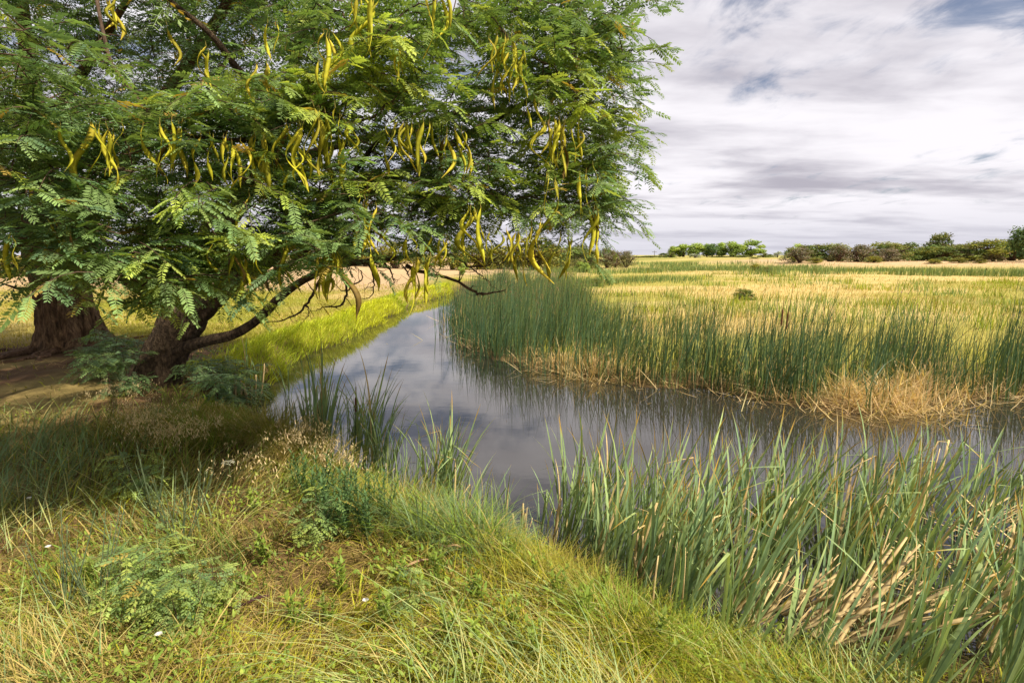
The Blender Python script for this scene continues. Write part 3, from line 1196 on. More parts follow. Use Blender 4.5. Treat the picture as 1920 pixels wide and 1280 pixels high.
# bare dead branches hanging under the crown
DEAD = [
    [(760, 498, 5.0, .018), (800, 512, 4.9, .015), (845, 523, 4.8, .012), (885, 545, 4.75, .011), (910, 551, 4.7, .009), (950, 544, 4.65, .004)],
    [(885, 545, 4.75, .006), (905, 553, 4.7, .004), (915, 550, 4.7, .002)],
    [(790, 470, 4.9, .012), (850, 480, 4.8, .010), (880, 498, 4.75, .008), (915, 497, 4.7, .006), (945, 470, 4.7, .003)],
    [(880, 498, 4.75, .006), (905, 520, 4.72, .004), (922, 532, 4.7, .002)],
    [(620, 500, 6.0, .02), (590, 540, 5.8, .016), (575, 570, 5.7, .012), (545, 595, 5.6, .008), (500, 605, 5.6, .003)],
    [(575, 570, 5.7, .007), (578, 590, 5.7, .004), (560, 612, 5.65, .002)],
    [(640, 505, 5.8, .016), (650, 545, 5.6, .012), (640, 572, 5.5, .010), (605, 575, 5.5, .005), (590, 585, 5.5, .002)],
    [(650, 545, 5.6, .008), (680, 520, 5.5, .006), (665, 500, 5.4, .003)],
    [(690, 490, 5.6, .012), (700, 525, 5.5, .008), (697, 555, 5.45, .005), (672, 560, 5.4, .002)],
    [(720, 490, 5.4, .010), (735, 515, 5.3, .007), (738, 535, 5.3, .003)],
    [(755, 500, 5.2, .008), (765, 515, 5.2, .006), (777, 535, 5.2, .004)],
    [(180, -20, 4.2, .014), (190, 40, 4.0, .012), (205, 110, 3.9, .012), (240, 160, 3.8, .011), (275, 215, 3.7, .012), (320, 240, 3.7, .013), (380, 258, 3.8, .014), (470, 262, 4.0, .016), (525, 252, 4.2, .016)],
    [(205, 118, 3.9, .006), (180, 100, 3.9, .004), (160, 110, 3.9, .002)],
    [(300, 232, 3.7, .006), (250, 236, 3.65, .006), (120, 232, 3.5, .006), (75, 220, 3.4, .005), (35, 200, 3.3, .002)],
    [(640, 230, 4.1, .010), (690, 225, 4.0, .009), (720, 200, 3.95, .007), (745, 178, 3.9, .003)],
    [(520, 475, 4.0, .008), (500, 476, 3.9, .007), (518, 472, 3.9, .007), (535, 440, 3.85, .005), (543, 405, 3.8, .003)],
    [(400, 560, 6.2, .010), (380, 540, 6.0, .009), (345, 545, 5.9, .007), (300, 550, 5.8, .003)],
    [(0, 448, 3.2, .006), (40, 446, 3.2, .006), (75, 436, 3.25, .005), (95, 430, 3.3, .003)],
]
rgd = np.random.default_rng(3)
for i, d in enumerate(DEAD):
    a_ = spline(PX(d), 18)
    a_[:, :3] += rgd.normal(0, .006, (18, 3))
    acc = Acc()
    v, t, q = tube(a_[:, :3], np.maximum(a_[:, 3], .0015), 6)
    acc.add(v, t, q)
    for k in range(4 + len(d)):               # side spurs
        j = int(rgd.integers(3, 17))
        dr = rgd.normal(0, 1, 3)
        dr /= np.linalg.norm(dr)
        ln_ = rgd.uniform(.05, .2)
        sp = a_[j, :3] + np.outer(np.linspace(0, 1, 4), dr * ln_) + np.vstack([[0, 0, 0], rgd.normal(0, .012, (3, 3))])
        v, t, q = tube(sp, np.linspace(a_[j, 3] * .5, .0012, 4), 4)
        acc.add(v, t, q)
    child('dead_branch', acc.mesh('dead_branch'), M_TWIG, tree1)

# ------------------------------------------------------------------ the old locust with the fluted trunk
tree2 = empty('old_locust_tree', (TRUNK2[0], TRUNK2[1], 0), 'thick fluted trunk tree standing on bare soil back from the water', 'tree')
T2Y = float(TRUNK2[1])


def flute(th, s):
    k = max(0.0, 1 - s / .75)
    r = 1 + .05 * np.sin(th * 3 + .6) + .05 * np.sin(th * 7 + 1.2 + s * .3) + .035 * np.sin(th * 12 + s * .8)
    r += k ** 1.6 * (.16 * np.sin(th * 5 + .4) + .13 * np.sin(th * 8 + 2.0) + .05 * np.sin(th * 13))
    r += .075 * (np.abs(vnoise(th * 11 + .4 * math.sin(s * 3), np.full_like(th, s * 2.6), 1.0, 14) - .5) * 2 - .5)
    r += .04 * (np.abs(vnoise(th * 22, np.full_like(th, s * 7), 1.0, 15) - .5) * 2 - .5)
    r += .05 * (vnoise(th * 9, np.full_like(th, s * 1.6), 1.0, 4) - .5) + .035 * (vnoise(np.cos(th) * 8 + 30, np.sin(th) * 8 + s * 5, .5, 6) - .5)
    return r


t2 = PX([(141, 664, T2Y, .92), (140, 655, T2Y, .78), (138, 645, T2Y, .64), (134, 628, T2Y, .545), (128, 600, T2Y, .485), (120, 565, T2Y, .44), (111, 530, T2Y, .425), (104, 500, T2Y, .44), (98, 470, T2Y, .46), (92, 440, T2Y, .40)])
a_ = spline(t2, 130)
v, t, q = tube(a_[:, :3], a_[:, 3], 170, flute)
trunk2 = child('trunk', new_mesh('trunk', v, t, q, np.full((len(v), 3), .1)), M_BARK2, tree2)
nodes2 = [a_[90:, :3]]
for i, lm in enumerate([
        [(110, 500, T2Y, .30), (150, 430, 9.9, .24), (220, 330, 9.5, .18), (300, 200, 9.0, .13), (400, 50, 8.5, .09), (500, -120, 8, .04)],
        [(95, 480, T2Y, .32), (85, 380, 10, .25), (70, 250, 9.6, .19), (50, 90, 9.2, .13), (30, -90, 8.8, .08), (30, -260, 8.6, .03)],
        [(85, 490, T2Y, .26), (30, 420, 9.9, .20), (-60, 330, 9.6, .15), (-160, 230, 9.3, .10), (-300, 120, 9, .04)],
        [(70, 250, 9.6, .10), (140, 160, 8.8, .085), (200, 60, 8.0, .065), (280, -60, 7.4, .03)],
        [(85, 380, 10, .12), (160, 300, 9.2, .09), (260, 260, 8.5, .07), (350, 180, 8, .05), (430, 110, 7.6, .02)],
        [(60, 540, T2Y - .2, .05), (40, 542, T2Y - .35, .04), (15, 535, T2Y - .5, .02), (-5, 528, T2Y - .6, .01)]]):
    m_, b_ = limb_mesh('limb', PX(lm, .75), 18, 36, 60 + i, .08)
    child('limb', m_, M_BARK2, trunk2, base=tree2)
    if i < 5:
        nodes2.append(b_[8:, :3])
# surface roots
rgr = np.random.default_rng(8)
for k in range(17):
    az = rgr.uniform(0, 6.28) if k > 6 else -math.pi / 2 + rgr.uniform(-1.2, 1.2)
    L = rgr.uniform(.5, 1.5)
    n = 14
    tt_ = np.linspace(0, 1, n)
    r0 = .55 + tt_ * L
    aa = az + np.cumsum(rgr.normal(0, .05, n))
    x = a_[4, 0] + np.cos(aa) * r0
    y = a_[4, 1] + np.sin(aa) * r0
    rad = np.linspace(rgr.uniform(.04, .09), .008, n)
    z = gz(x, y) + rad * .35 + .03 * np.sin(tt_ * 9 + k) * (1 - tt_)
    v, t, q = tube(np.stack([x, y, z], -1), rad, 8, bark_bump(200 + k, .1, 4))
    child('root', new_mesh('root', v, t, q, np.full((len(v), 3), .1)), M_ROOT, trunk2, base=tree2)
nodes2 = np.vstack(nodes2)
rg2 = np.random.default_rng(15)
cen2 = []
while len(cen2) < 350:
    a, b = rg2.uniform(-900, 620), rg2.uniform(-420, 470)
    Y = rg2.uniform(7.4, 11.0)
    p = P(a, b, Y)
    if p[2] > 8 or p[0] < -15:
        continue
    if b > 430 and -40 < a < 250 and rg2.uniform() < .6:
        continue
    cen2.append(p)
cen2 = np.array(cen2)
br2 = Acc()
for line, r in grow_branches(nodes2, cen2, rg2):
    v, t, q = tube(line, np.linspace(min(r * 1.3, .06), .005, len(line)), 5)
    br2.add(v, t, q)
tw3, O3, F3, S3, C3 = make_sprays(cen2, rg2.uniform(.0, .35, len(cen2)), 4.6, 9, .62, .25, .28, rg2)
for line in tw3:
    v, t, q = tube(line, np.linspace(.006, .002, 5), 3, cap=False)
    br2.add(v, t, q)
child('branches', br2.mesh('branches'), M_TWIG, tree2, kind='stuff')
f3 = stamp(LT_COARSE + LT_MID[:1], O3, F3, S3, C3, RNG.integers(0, 3, len(O3)))
child('crown', f3.mesh('crown', False), M_LEAF, tree2, kind='stuff')

# ------------------------------------------------------------------ grass on the near bank


def scatter(n, x0, x1, y0, y1, power, rng):
    """points denser near the camera: density ~ 1 / y**power"""
    u = rng.uniform(0, 1, n)
    k = 1 - power
    if abs(k) < 1e-6:
        y = y0 * (y1 / y0) ** u
    else:
        y = (y0 ** k + u * (y1 ** k - y0 ** k)) ** (1 / k)
    return rng.uniform(x0, x1, n), y


def wedge(n, y0, y1, power, rng, pad=1.0, lo=-1.0, hi=1.0):
    """points inside the camera's ground wedge plus a margin"""
    _, y = scatter(n, 0, 1, y0, y1, power, rng)
    hw = y * .94 + pad
    return rng.uniform(lo, hi, n) * hw, y


G_LUSH = np.array([.50, .52, .035])
G_MID = np.array([.21, .30, .034])
G_DARK = np.array([.11, .18, .042])
G_BLUE = np.array([.19, .27, .11])
G_STRAW = np.array([.60, .46, .16])
G_BROWN = np.array([.30, .19, .07])
G_OLIVE = np.array([.30, .27, .040])

# patches: photo pixel on the ground, radius in metres, style
PATCH = [(230, 1215, .32, 'straw'), (110, 1250, .30, 'straw'), (330, 1260, .25, 'straw'), (150, 1150, .4, 'lush'), (420, 1200, .35, 'lush'), (60, 1180, .35, 'mid'), (560, 820, .6, 'straw'), (520, 860, .5, 'straw'), (650, 1230, .35, 'pale'), (480, 1200, .3, 'pale'),
         (620, 930, .35, 'green'), (660, 870, .35, 'green'), (40, 860, .7, 'blue'), (120, 820, .7, 'blue'), (0, 930, .5, 'blue'), (250, 900, .8, 'mid'), (330, 960, .4, 'blue'), (300, 1110, .35, 'green'),
         (380, 1130, .3, 'green'), (240, 1060, .3, 'green'), (840, 990, .35, 'fine'), (780, 960, .3, 'fine'), (900, 1010, .25, 'fine'), (1100, 1040, .45, 'lush'), (1180, 1080, .4, 'lush'), (1020, 1030, .35, 'lush'),
         (900, 1180, .6, 'lush'), (1100, 1200, .6, 'lush'), (700, 1180, .5, 'lush'), (1300, 1230, .5, 'lush'), (1500, 1270, .5, 'lush'), (1750, 1290, .6, 'lush'), (550, 1260, .4, 'lush'), (780, 1050, .5, 'olive'),
         (690, 1050, .4, 'brown'), (520, 1080, .4, 'brown'), (130, 1000, .6, 'brown'), (60, 1080, .5, 'brown'), (330, 830, .5, 'fine'), (260, 780, .6, 'mid'), (420, 790, .7, 'fine'), (470, 840, .6, 'fine'),
         (350, 760, .6, 'fine'), (200, 740, .7, 'mid'), (110, 1080, .3, 'olive'), (420, 960, .5, 'olive'), (450, 1030, .5, 'mid'), (900, 1090, .4, 'brown'), (990, 1110, .3, 'pale'), (1080, 1090, .22, 'mid'), (1180, 1140, .22, 'green'), (1280, 1215, .2, 'olive'), (1120, 1150, .22, 'brown'), (960, 1060, .2, 'green'), (1020, 1180, .2, 'pale'), (820, 1130, .25, 'green'), (1250, 1260, .25, 'mid'), (880, 1260, .25, 'mid'), (180, 860, .5, 'blue'), (300, 850, .4, 'olive'), (150, 850, .5, 'mid'), (420, 870, .4, 'lush'), (350, 890, .35, 'olive'), (220, 930, .4, 'lush')]
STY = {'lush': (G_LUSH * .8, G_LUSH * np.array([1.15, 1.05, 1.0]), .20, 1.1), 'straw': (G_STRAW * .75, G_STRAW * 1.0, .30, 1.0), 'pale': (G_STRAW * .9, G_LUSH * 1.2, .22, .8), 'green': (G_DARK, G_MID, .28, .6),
       'blue': (G_BLUE * .9, G_BLUE * 1.25, .34, .8), 'mid': (G_DARK, G_OLIVE, .28, .8), 'fine': (G_MID * .7, G_MID * 1.2, .42, .9), 'olive': (G_OLIVE * .7, G_OLIVE * 1.2, .22, .9), 'brown': (G_BROWN, G_STRAW * .8, .13, 1.2)}
SN = list(STY)
rgg = np.random.default_rng(42)


def near_grass(n):
    x, y = wedge(n, 1.25, 9.8, 1.15, rgg, .9, -1.0, 1.0)
    d = sdf(x, y)
    far_side = (x > -2.9) & (y > 5.6)
    keep = (d > -.04) & ~far_side
    # bare soil under the trees: thin the grass out
    bare = sstep(-2.6, -3.7, x) * sstep(5.2, 6.2, y) * sstep(.4, 1.1, d)
    keep &= rgg.uniform(0, 1, n) > bare * .93
    bald = sstep(.52, .64, fbm(x, y, .6, 77)) * sstep(.9, -.6, x)
    keep &= rgg.uniform(0, 1, n) > bald * .5
    keep &= ~(inside(NEAR_POLY, x, y) & (rgg.uniform(0, 1, n) < .72))
    x, y, d = x[keep], y[keep], d[keep]
    n = len(x)
    wts = np.zeros((n, len(SN)))
    for (a, b, r, s) in PATCH:
        c = G(a, b, 0)
        wts[:, SN.index(s)] += np.exp(-((x - c[0]) ** 2 + (y - c[1]) ** 2) / (r * r) * 1.2)
    for k in range(len(SN)):
        wts[:, k] *= .35 + 1.3 * fbm(x, y, .45, 90 + k)
    wts[:, SN.index('brown')] += .05 * sstep(-.2, -1.5, x)
    wts[:, SN.index('olive')] += .10
    wts[:, SN.index('mid')] += .16
    wts[:, SN.index('lush')] += .09
    wts[:, SN.index('blue')] += .08 * sstep(.45, .6, fbm(x, y, .9, 101))
    wts[:, SN.index('lush')] += .12 * sstep(-1.2, .2, x) * sstep(3.6, 2.8, y)
    cum = np.cumsum(wts / wts.sum(1, keepdims=True), 1)
    sty = np.minimum((rgg.uniform(0, 1, (n, 1)) > cum).sum(1), len(SN) - 1)
    c0 = np.array([STY[s][0] for s in SN])[sty]
    c1 = np.array([STY[s][1] for s in SN])[sty]
    L = np.array([STY[s][2] for s in SN])[sty] * rgg.uniform(.45, 1.25, n)
    cv = np.array([STY[s][3] for s in SN])[sty]
    L = L * (.45 + 1.0 * fbm(x, y, .35, 12)) * (.45 + .55 * sstep(.1, .7, d))
    dry = rgg.uniform(0, 1, n) < .07
    c0 = np.where(dry[:, None], G_STRAW * .8, c0)
    c1 = np.where(dry[:, None], G_STRAW * 1.05, c1)
    flow = 6.28 * 1.1 * vnoise(x, y, 1.1, 13) + 2.2
    az = flow + rgg.normal(0, 1.15, n)
    L = L * (1 - .45 * sstep(5.5, 7.2, y))
    z = gz(x, y, d) - .012
    W = np.clip(.0026 + .0011 * y, .004, .012) * rgg.uniform(.6, 1.3, n) * np.where(rgg.uniform(0, 1, n) < .12, 1.9, 1.0)
    th0 = rgg.uniform(.1, .75, n) * cv
    th1 = rgg.uniform(.5, 1.6, n) * cv
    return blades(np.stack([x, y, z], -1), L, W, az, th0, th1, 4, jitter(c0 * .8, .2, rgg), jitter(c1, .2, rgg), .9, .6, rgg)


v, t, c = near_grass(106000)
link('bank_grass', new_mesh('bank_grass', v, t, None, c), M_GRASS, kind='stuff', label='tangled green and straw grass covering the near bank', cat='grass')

# matted dry litter lying on the near bank
x, y = wedge(10000, 1.25, 9.5, 1.1, rgg, .5, -1.0, .3)
d = sdf(x, y)
k = (d > .05) & ~((x > -2.9) & (y > 5.6)) & (fbm(x, y, 1.1, 61) > .38)
x, y, d = x[k], y[k], d[k]
n = len(x)
v, t, c = blades(np.stack([x, y, gz(x, y, d) + rgg.uniform(.004, .05, n)], -1), rgg.uniform(.08, .3, n), np.clip(.003 + .0011 * y, .004, .011), rgg.uniform(0, 6.28, n), rgg.uniform(1.3, 1.6, n),
                 rgg.uniform(-.1, .3, n), 2, jitter(mixc(G_BROWN, G_STRAW, rgg.uniform(0, 1, n)), .2, rgg), jitter(mixc(G_BROWN, G_STRAW, rgg.uniform(0, 1, n)), .2, rgg), 1.2, .3, rgg)
link('dry_litter', new_mesh('dry_litter', v, t, None, c), M_GRASS, kind='stuff', label='matted dead straw lying on the near bank soil', cat='litter')

# low broad-leaved ground cover in patches
m = 22000
x, y = wedge(m, 1.3, 6.5, 1.3, rgg, .4, -1.0, .8)
d = sdf(x, y)
k = (d > .12) & ~((x > -2.9) & (y > 5.6)) & (fbm(x, y, .5, 131) > .53)
x, y, d = x[k], y[k], d[k]
n = len(x)
cc = mixc(np.array([.17, .27, .045]), np.array([.36, .44, .06]), np.clip(fbm(x, y, .3, 132) * 1.4 - .2 + rgg.normal(0, .15, n), 0, 1))
v, t, c = blades(np.stack([x, y, gz(x, y, d) + rgg.uniform(.02, .13, n)], -1), rgg.uniform(.02, .05, n), rgg.uniform(.010, .022, n), rgg.uniform(0, 6.28, n), rgg.uniform(.5, 1.3, n), rgg.uniform(.1, .9, n), 3, jitter(cc * .9, .2, rgg), jitter(cc * 1.1, .2, rgg), .5, .5, rgg)
link('ground_cover', new_mesh('ground_cover', v, t, None, c), M_WEED, kind='stuff', label='patches of tiny broad green leaves among the bank grass', cat='ground cover')

# scraps floating along the margins
m = 2600
x, y = rgg.uniform(-5, 7, m), rgg.uniform(2, 14, m)
d = sdf(x, y)
k = (d < -.02) & (rgg.uniform(0, 1, m) < np.exp(d / .25))
x, y = x[k], y[k]
n = len(x)
v, t, c = blades(np.stack([x, y, np.full(n, WATER_Z + .004)], -1), rgg.uniform(.03, .16, n), rgg.uniform(.006, .016, n), rgg.uniform(0, 6.28, n), np.full(n, 1.55), np.full(n, .02), 2,
                 jitter(mixc(G_BROWN, G_STRAW, rgg.uniform(0, 1, n)), .2, rgg), jitter(mixc(G_BROWN, G_STRAW, rgg.uniform(0, 1, n)), .2, rgg), .3, .4, rgg)
link('floating_debris', new_mesh('floating_debris', v, t, None, c), M_GRASS, kind='stuff', label='bits of dead leaf floating along the pond margins', cat='debris')

# arching tussocks that lean over the water edge
acc = Acc()
TUSS = [(860, 1005, .28, .40), (800, 990, .24, .38), (905, 1020, .22, .36), (730, 950, .22, .45), (360, 800, .30, .32), (420, 815, .30, .34), (475, 815, .30, .36), (310, 800, .30, .25), (400, 830, .3, .36), (520, 830, .3, .5),
        (580, 870, .28, .5), (1030, 1075, .26, .30), (1120, 1140, .26, .30), (1180, 1185, .24, .32), (960, 1045, .2, .25), (640, 900, .28, .45), (250, 820, .35, .30), (1420, 1265, .35, .28), (1560, 1285, .35, .28), (1300, 1200, .22, .32)]
for (a, b, r, L) in TUSS:
    p = G(a, b, -.05)
    n = 620
    rr = r * np.sqrt(rgg.uniform(0, 1, n))
    aa = rgg.uniform(0, 6.28, n)
    x, y = p[0] + rr * np.cos(aa), p[1] + rr * np.sin(aa)
    z = gz(x, y)
    base = [G_LUSH * .8, G_MID * 1.1, G_OLIVE * 1.1, G_LUSH * .7][int(rgg.integers(0, 4))] if a > 950 else [G_MID * 1.2, G_BLUE, G_OLIVE][int(rgg.integers(0, 3))]
    dryf = rgg.uniform(0, 1, n) < (.12 if a > 600 else .28)
    c0 = np.where(dryf[:, None], G_STRAW * .7, base * .75)
    c1 = np.where(dryf[:, None], G_STRAW, base * 1.25)
    v, t, c = blades(np.stack([x, y, np.maximum(z, WATER_Z - .05) - .01], -1), L * rgg.uniform(.5, 1.15, n), np.clip(.002 + .001 * y, .0035, .010), aa + rgg.normal(0, .5, n), rgg.uniform(.05, .5, n) * (.5 + rr / r),
                     rgg.uniform(.7, 1.9, n), 4, jitter(c0, .18, rgg), jitter(c1, .18, rgg), .9, .6, rgg)
    acc.add(v, t, None, c)
# long pale straws lying over the bank in drifts
m = 4200
x, y = wedge(m, 1.3, 6.0, 1.2, rgg, .4, -1.0, .75)
d = sdf(x, y)
k = (d > .25) & ~((x > -2.9) & (y > 5.6)) & (fbm(x, y, .7, 88) > .46)
x, y, d = x[k], y[k], d[k]
n = len(x)
cc = mixc(G_STRAW, np.array([.30, .40, .16]), np.clip(rgg.normal(.75, .35, n), 0, 1))
v, t, c = blades(np.stack([x, y, gz(x, y, d) + rgg.uniform(.0, .08, n)], -1), rgg.uniform(.18, .5, n), .0042 + .0006 * y, 6.28 * vnoise(x, y, .8, 14) + rgg.normal(0, .45, n), rgg.uniform(.7, 1.35, n), rgg.uniform(.1, .8, n), 4,
                 jitter(cc, .18, rgg), jitter(cc * 1.1, .18, rgg), .9, .5, rgg)
acc.add(v, t, None, c)
link('tussock_grass', acc.mesh('tussock_grass'), M_GRASS, kind='stuff', label='fine arching tussock grass drooping over the water edge', cat='grass')

# oat-like seed heads above the grass by the leaning trunk and the straw tufts
acc = Acc()
for (a, b, n, r, h) in [(230, 775, 60, .35, .35), (270, 800, 60, .35, .33), (200, 745, 40, .35, .38), (310, 815, 50, .3, .3), (370, 800, 30, .3, .35), (560, 830, 60, .3, .42), (520, 845, 50, .3, .42), (600, 860, 30, .25, .4),
                        (430, 900, 22, .3, .4), (300, 800, 45, .16, .30), (255, 785, 45, .16, .32)]:
    p = G(a, b + 40, 0)
    x, y = p[0] + rgg.normal(0, r * .6, n), p[1] + rgg.normal(0, r * .45, n)
    d = sdf(x, y)
    k = d > 0
    x, y, d = x[k], y[k], d[k]
    n = len(x)
    z = gz(x, y, d)
    L = h * rgg.uniform(.7, 1.2, n)
    az = rgg.uniform(-.9, .9, n)
    v, t, c = blades(np.stack([x, y, z], -1), L, np.full(n, .004), az, np.full(n, .1), np.full(n, .9), 4, jitter(np.tile(G_STRAW * .7, (n, 1)), .15, rgg), jitter(np.tile(G_STRAW, (n, 1)), .15, rgg), .9, .3, rgg)
    acc.add(v, t, None, c)
    tip = v.reshape(n, 9, 3)[:, 8]
    m = 9
    q = np.repeat(tip, m, 0) - np.stack([np.zeros(n * m), np.zeros(n * m), np.zeros(n * m)], -1) + rgg.normal(0, .022, (n * m, 3))
    v, t, c = blades(q, rgg.uniform(.018, .035, n * m), np.full(n * m, .007), rgg.uniform(0, 6.28, n * m), rgg.uniform(1.9, 2.9, n * m), np.zeros(n * m), 2,
                     jitter(np.tile([.66, .50, .27], (n * m, 1)), .2, rgg), jitter(np.tile([.76, .60, .34], (n * m, 1)), .2, rgg), .9, .5, rgg)
    acc.add(v, t, None, c)
link('seed_heads', acc.mesh('seed_heads'), M_GRASS, kind='stuff', label='pale drooping grass seed heads below the leaning trunk', cat='grass')

# ------------------------------------------------------------------ left bank and lawn
x = rgg.uniform(-6.2, -2.2, 46000)
y = scatter(46000, 0, 1, 8.6, 33, 1.2, rgg)[1]
d = sdf(x, y)
k = (d > -.05) & (d < 1.25) & (x < -2.7 + .0 * y) & (rgg.uniform(0, 1, len(x)) < .25 + .75 * sstep(1.25, .35, d))
x, y, d = x[k], y[k], d[k]
n = len(x)
lobes = fbm(x, y, 1.1, 33)
az = math.atan2(-.25, 1.0) + rgg.normal(0, .9, n)
tone_n = fbm(x, y, 2.2, 35)  # random drift between mid and lush green
cb = mixc(G_MID * 1.15, G_LUSH * 1.15, np.clip(tone_n * 1.3 + rgg.normal(0, .2, n) - .2 + sstep(11, 18, y) * .4, 0, 1))
v, t, c = blades(np.stack([x, y, gz(x, y, d) - .02], -1), (.12 + .33 * lobes * sstep(1.3, .1, d)) * rgg.uniform(.55, 1.2, n), .0022 + .0011 * y, az, rgg.uniform(0, .5, n), rgg.uniform(.4, 1.7, n), 4, jitter(cb * 1.0, .15, rgg),
                 jitter(cb * 1.35, .15, rgg), .9, .6, rgg)
link('shore_grass', new_mesh('shore_grass', v, t, None, c), M_GRASS, kind='stuff', label='lush bright green grass mounded along the straight far bank', cat='grass')

x, y = wedge(48000, 10.2, 34, 1.5, rgg, 1, -1.05, -.05)
d = sdf(x, y)
k = (d > .5) & (x < -3.6) & (rgg.uniform(0, 1, len(x)) < .3 + .7 * sstep(10.2, 11.6, y))
x, y, d = x[k], y[k], d[k]
n = len(x)
cb = mixc(G_STRAW * .95, np.array([.30, .27, .03]), np.clip(fbm(x, y, 4, 44) * 1.5 - .2 + rgg.normal(0, .2, n), 0, 1))
cb = mixc(cb, G_MID, sstep(.6, .75, fbm(x, y, 2.5, 46)) * .5)
v, t, c = blades(np.stack([x, y, gz(x, y, d) - .01], -1), rgg.uniform(.05, .14, n) * (.7 + .8 * fbm(x, y, 1.5, 4)), .003 + .0010 * y, rgg.uniform(0, 6.28, n), rgg.uniform(.1, .7, n), rgg.uniform(.2, .9, n), 2, jitter(cb * .85, .15, rgg),
                 jitter(cb * 1.1, .15, rgg), .9, .5, rgg)
link('lawn_grass', new_mesh('lawn_grass', v, t, None, c), M_GRASS, kind='stuff', label='short sunlit yellowing grass behind the two tree trunks', cat='grass')

# ------------------------------------------------------------------ meadow across the water
REED_BACK = [(1920, 692), (1700, 668), (1400, 648), (1200, 636), (1110, 604), (1090, 575), (1075, 553), (1040, 541), (880, 541)]
reed_poly = [tuple(G(a, b, WATER_Z)[:2]) for a, b in [(2300, 745)] + far_px[1:] + REED_BACK[::-1] + [(2300, 705)]]
x, y = wedge(105000, 8.6, 95, 1.75, rgg, 2, -.35, 1.05)
d = sdf(x, y)
k = (d > .6) & (x > -2.0 - .02 * (y - 12)) & ~inside(reed_poly, x, y)
x, y, d = x[k], y[k], d[k]
n = len(x)
gc = ground_colour(x, y, d)
tall = fbm(x * .6, y, 3.2, 71)
strawish = rgg.uniform(0, 1, n) < .30
cb = np.where(strawish[:, None], G_STRAW * 1.05, gc * 1.02)
edge = sstep(4.5, 1.5, d)
cb = mixc(cb, mixc(G_LUSH, G_MID, rgg.uniform(0, 1, n)), edge * .75)
L = (.05 + .30 * tall ** 2) * rgg.uniform(.4, 1.2, n) * (1 + .5 * edge)
v, t, c = blades(np.stack([x, y, gz(x, y, d) - .02], -1), L, .003 + .00105 * y, rgg.normal(.0, .9, n), rgg.uniform(.0, .5, n), rgg.uniform(.2, 1.1, n), 2, jitter(cb * .85, .14, rgg), jitter(cb * 1.12, .14, rgg), .9, .6, rgg)
acc = Acc()
acc.add(v, t, None, c)
# taller green and olive tufts standing in drifts
tx, ty = wedge(420, 13, 62, 1.6, rgg, 0, -.25, 1.0)
k = (sdf(tx, ty) > 4.5) & (tx > -1.5) & ~inside(reed_poly, tx, ty) & (fbm(tx * .5, ty, 6, 141) > .44)
for x0, y0 in zip(tx[k], ty[k]):
    m = int(rgg.integers(18, 60))
    rad = rgg.uniform(.15, .7)
    x, y = x0 + rgg.normal(0, rad * 1.4, m), y0 + rgg.normal(0, rad, m)
    cb = mixc(G_MID, [G_OLIVE, G_LUSH * .8, G_BLUE][int(rgg.integers(0, 3))], rgg.uniform(.2, 1, m))
    v, t, c = blades(np.stack([x, y, gz(x, y) - .02], -1), rgg.uniform(.2, .55, m), .003 + .0010 * y, rgg.uniform(0, 6.28, m), rgg.uniform(0, .3, m), rgg.uniform(.1, .9, m), 3, jitter(cb * .9, .15, rgg), jitter(cb * 1.15, .15, rgg), .9, .6, rgg)
    acc.add(v, t, None, c)
link('meadow_grass', acc.mesh('meadow_grass'), M_GRASS, kind='stuff', label='straw and green meadow grass beyond the reed belt', cat='grass')

# ------------------------------------------------------------------ reed belt on the far shore
RG = np.array([.048, .108, .046])
RB = np.array([.064, .125, .070])
RY = np.array([.17, .20, .035])
rr_ = np.random.default_rng(9)


def in_poly(n, poly, rng):
    q = np.array(poly)
    lo, hi = q.min(0), q.max(0)
    X_, Y_ = [], []
    tot = 0
    while tot < n:
        x = rng.uniform(lo[0], hi[0], n)
        y = rng.uniform(lo[1], hi[1], n)
        m = inside(poly, x, y)
        m &= rng.uniform(0, 1, n) < np.clip((10.0 / y) ** 1.0, .22, 1)
        X_.append(x[m])
        Y_.append(y[m])
        tot += m.sum()
    return np.concatenate(X_)[:n], np.concatenate(Y_)[:n]


THATCH = [(1060, 690, .55, 320), (1130, 700, .6, 300), (1000, 680, .5, 120), (1250, 712, .6, 160), (1340, 725, .5, 160), (1450, 715, .5, 320), (1420, 740, .5, 160), (1520, 750, .6, 220), (1600, 760, .5, 330), (1660, 755, .5, 420), (1720, 735, .55, 420),
          (1760, 715, .5, 280), (1830, 740, .6, 200), (1900, 735, .6, 140), (910, 650, .6, 160), (880, 600, .9, 160), (870, 625, .6, 100), (930, 600, 1.2, 150), (960, 570, 1.5, 120), (1200, 680, .5, 100)]
acc = Acc()
x, y = in_poly(33000, reed_poly, rr_)
clump = fbm(x, y, .65, 15)
d = sdf(x, y)
gap = sstep(.40, .54, clump)
hole = np.zeros(len(x))
for (a, b, r, m) in THATCH:
    p = G(a, b, WATER_Z)
    hole = np.maximum(hole, (m > 250) * np.exp(-((x - p[0]) ** 2 + (y - p[1]) ** 2) / (r * r * .4)))
k = rr_.uniform(0, 1, len(x)) < (.05 + .95 * gap) * (1 - .85 * hole) * np.where(y < 13, .18 + .82 * sstep(2.9, 1.0, d), 1.0)
x, y, clump, d = x[k], y[k], clump[k], d[k]
n = len(x)
front = sstep(1.2, .1, d)
L = (.72 + 1.15 * fbm(x, y, .75, 17)) * rr_.uniform(.5, 1.0, n) * np.where(rr_.uniform(0, 1, n) < .16, 1.36, 1.0)
thin = rr_.uniform(0, 1, n) < .55
W = np.where(thin, .0055, .013) * rr_.uniform(.8, 1.25, n) + .00045 * y
cb = mixc(RG, RB, rr_.uniform(0, 1, n))
cb = mixc(cb, RY * 1.3, np.clip(rr_.normal(.12, .25, n) + sstep(2.5, 5, d) * .35, 0, 1))
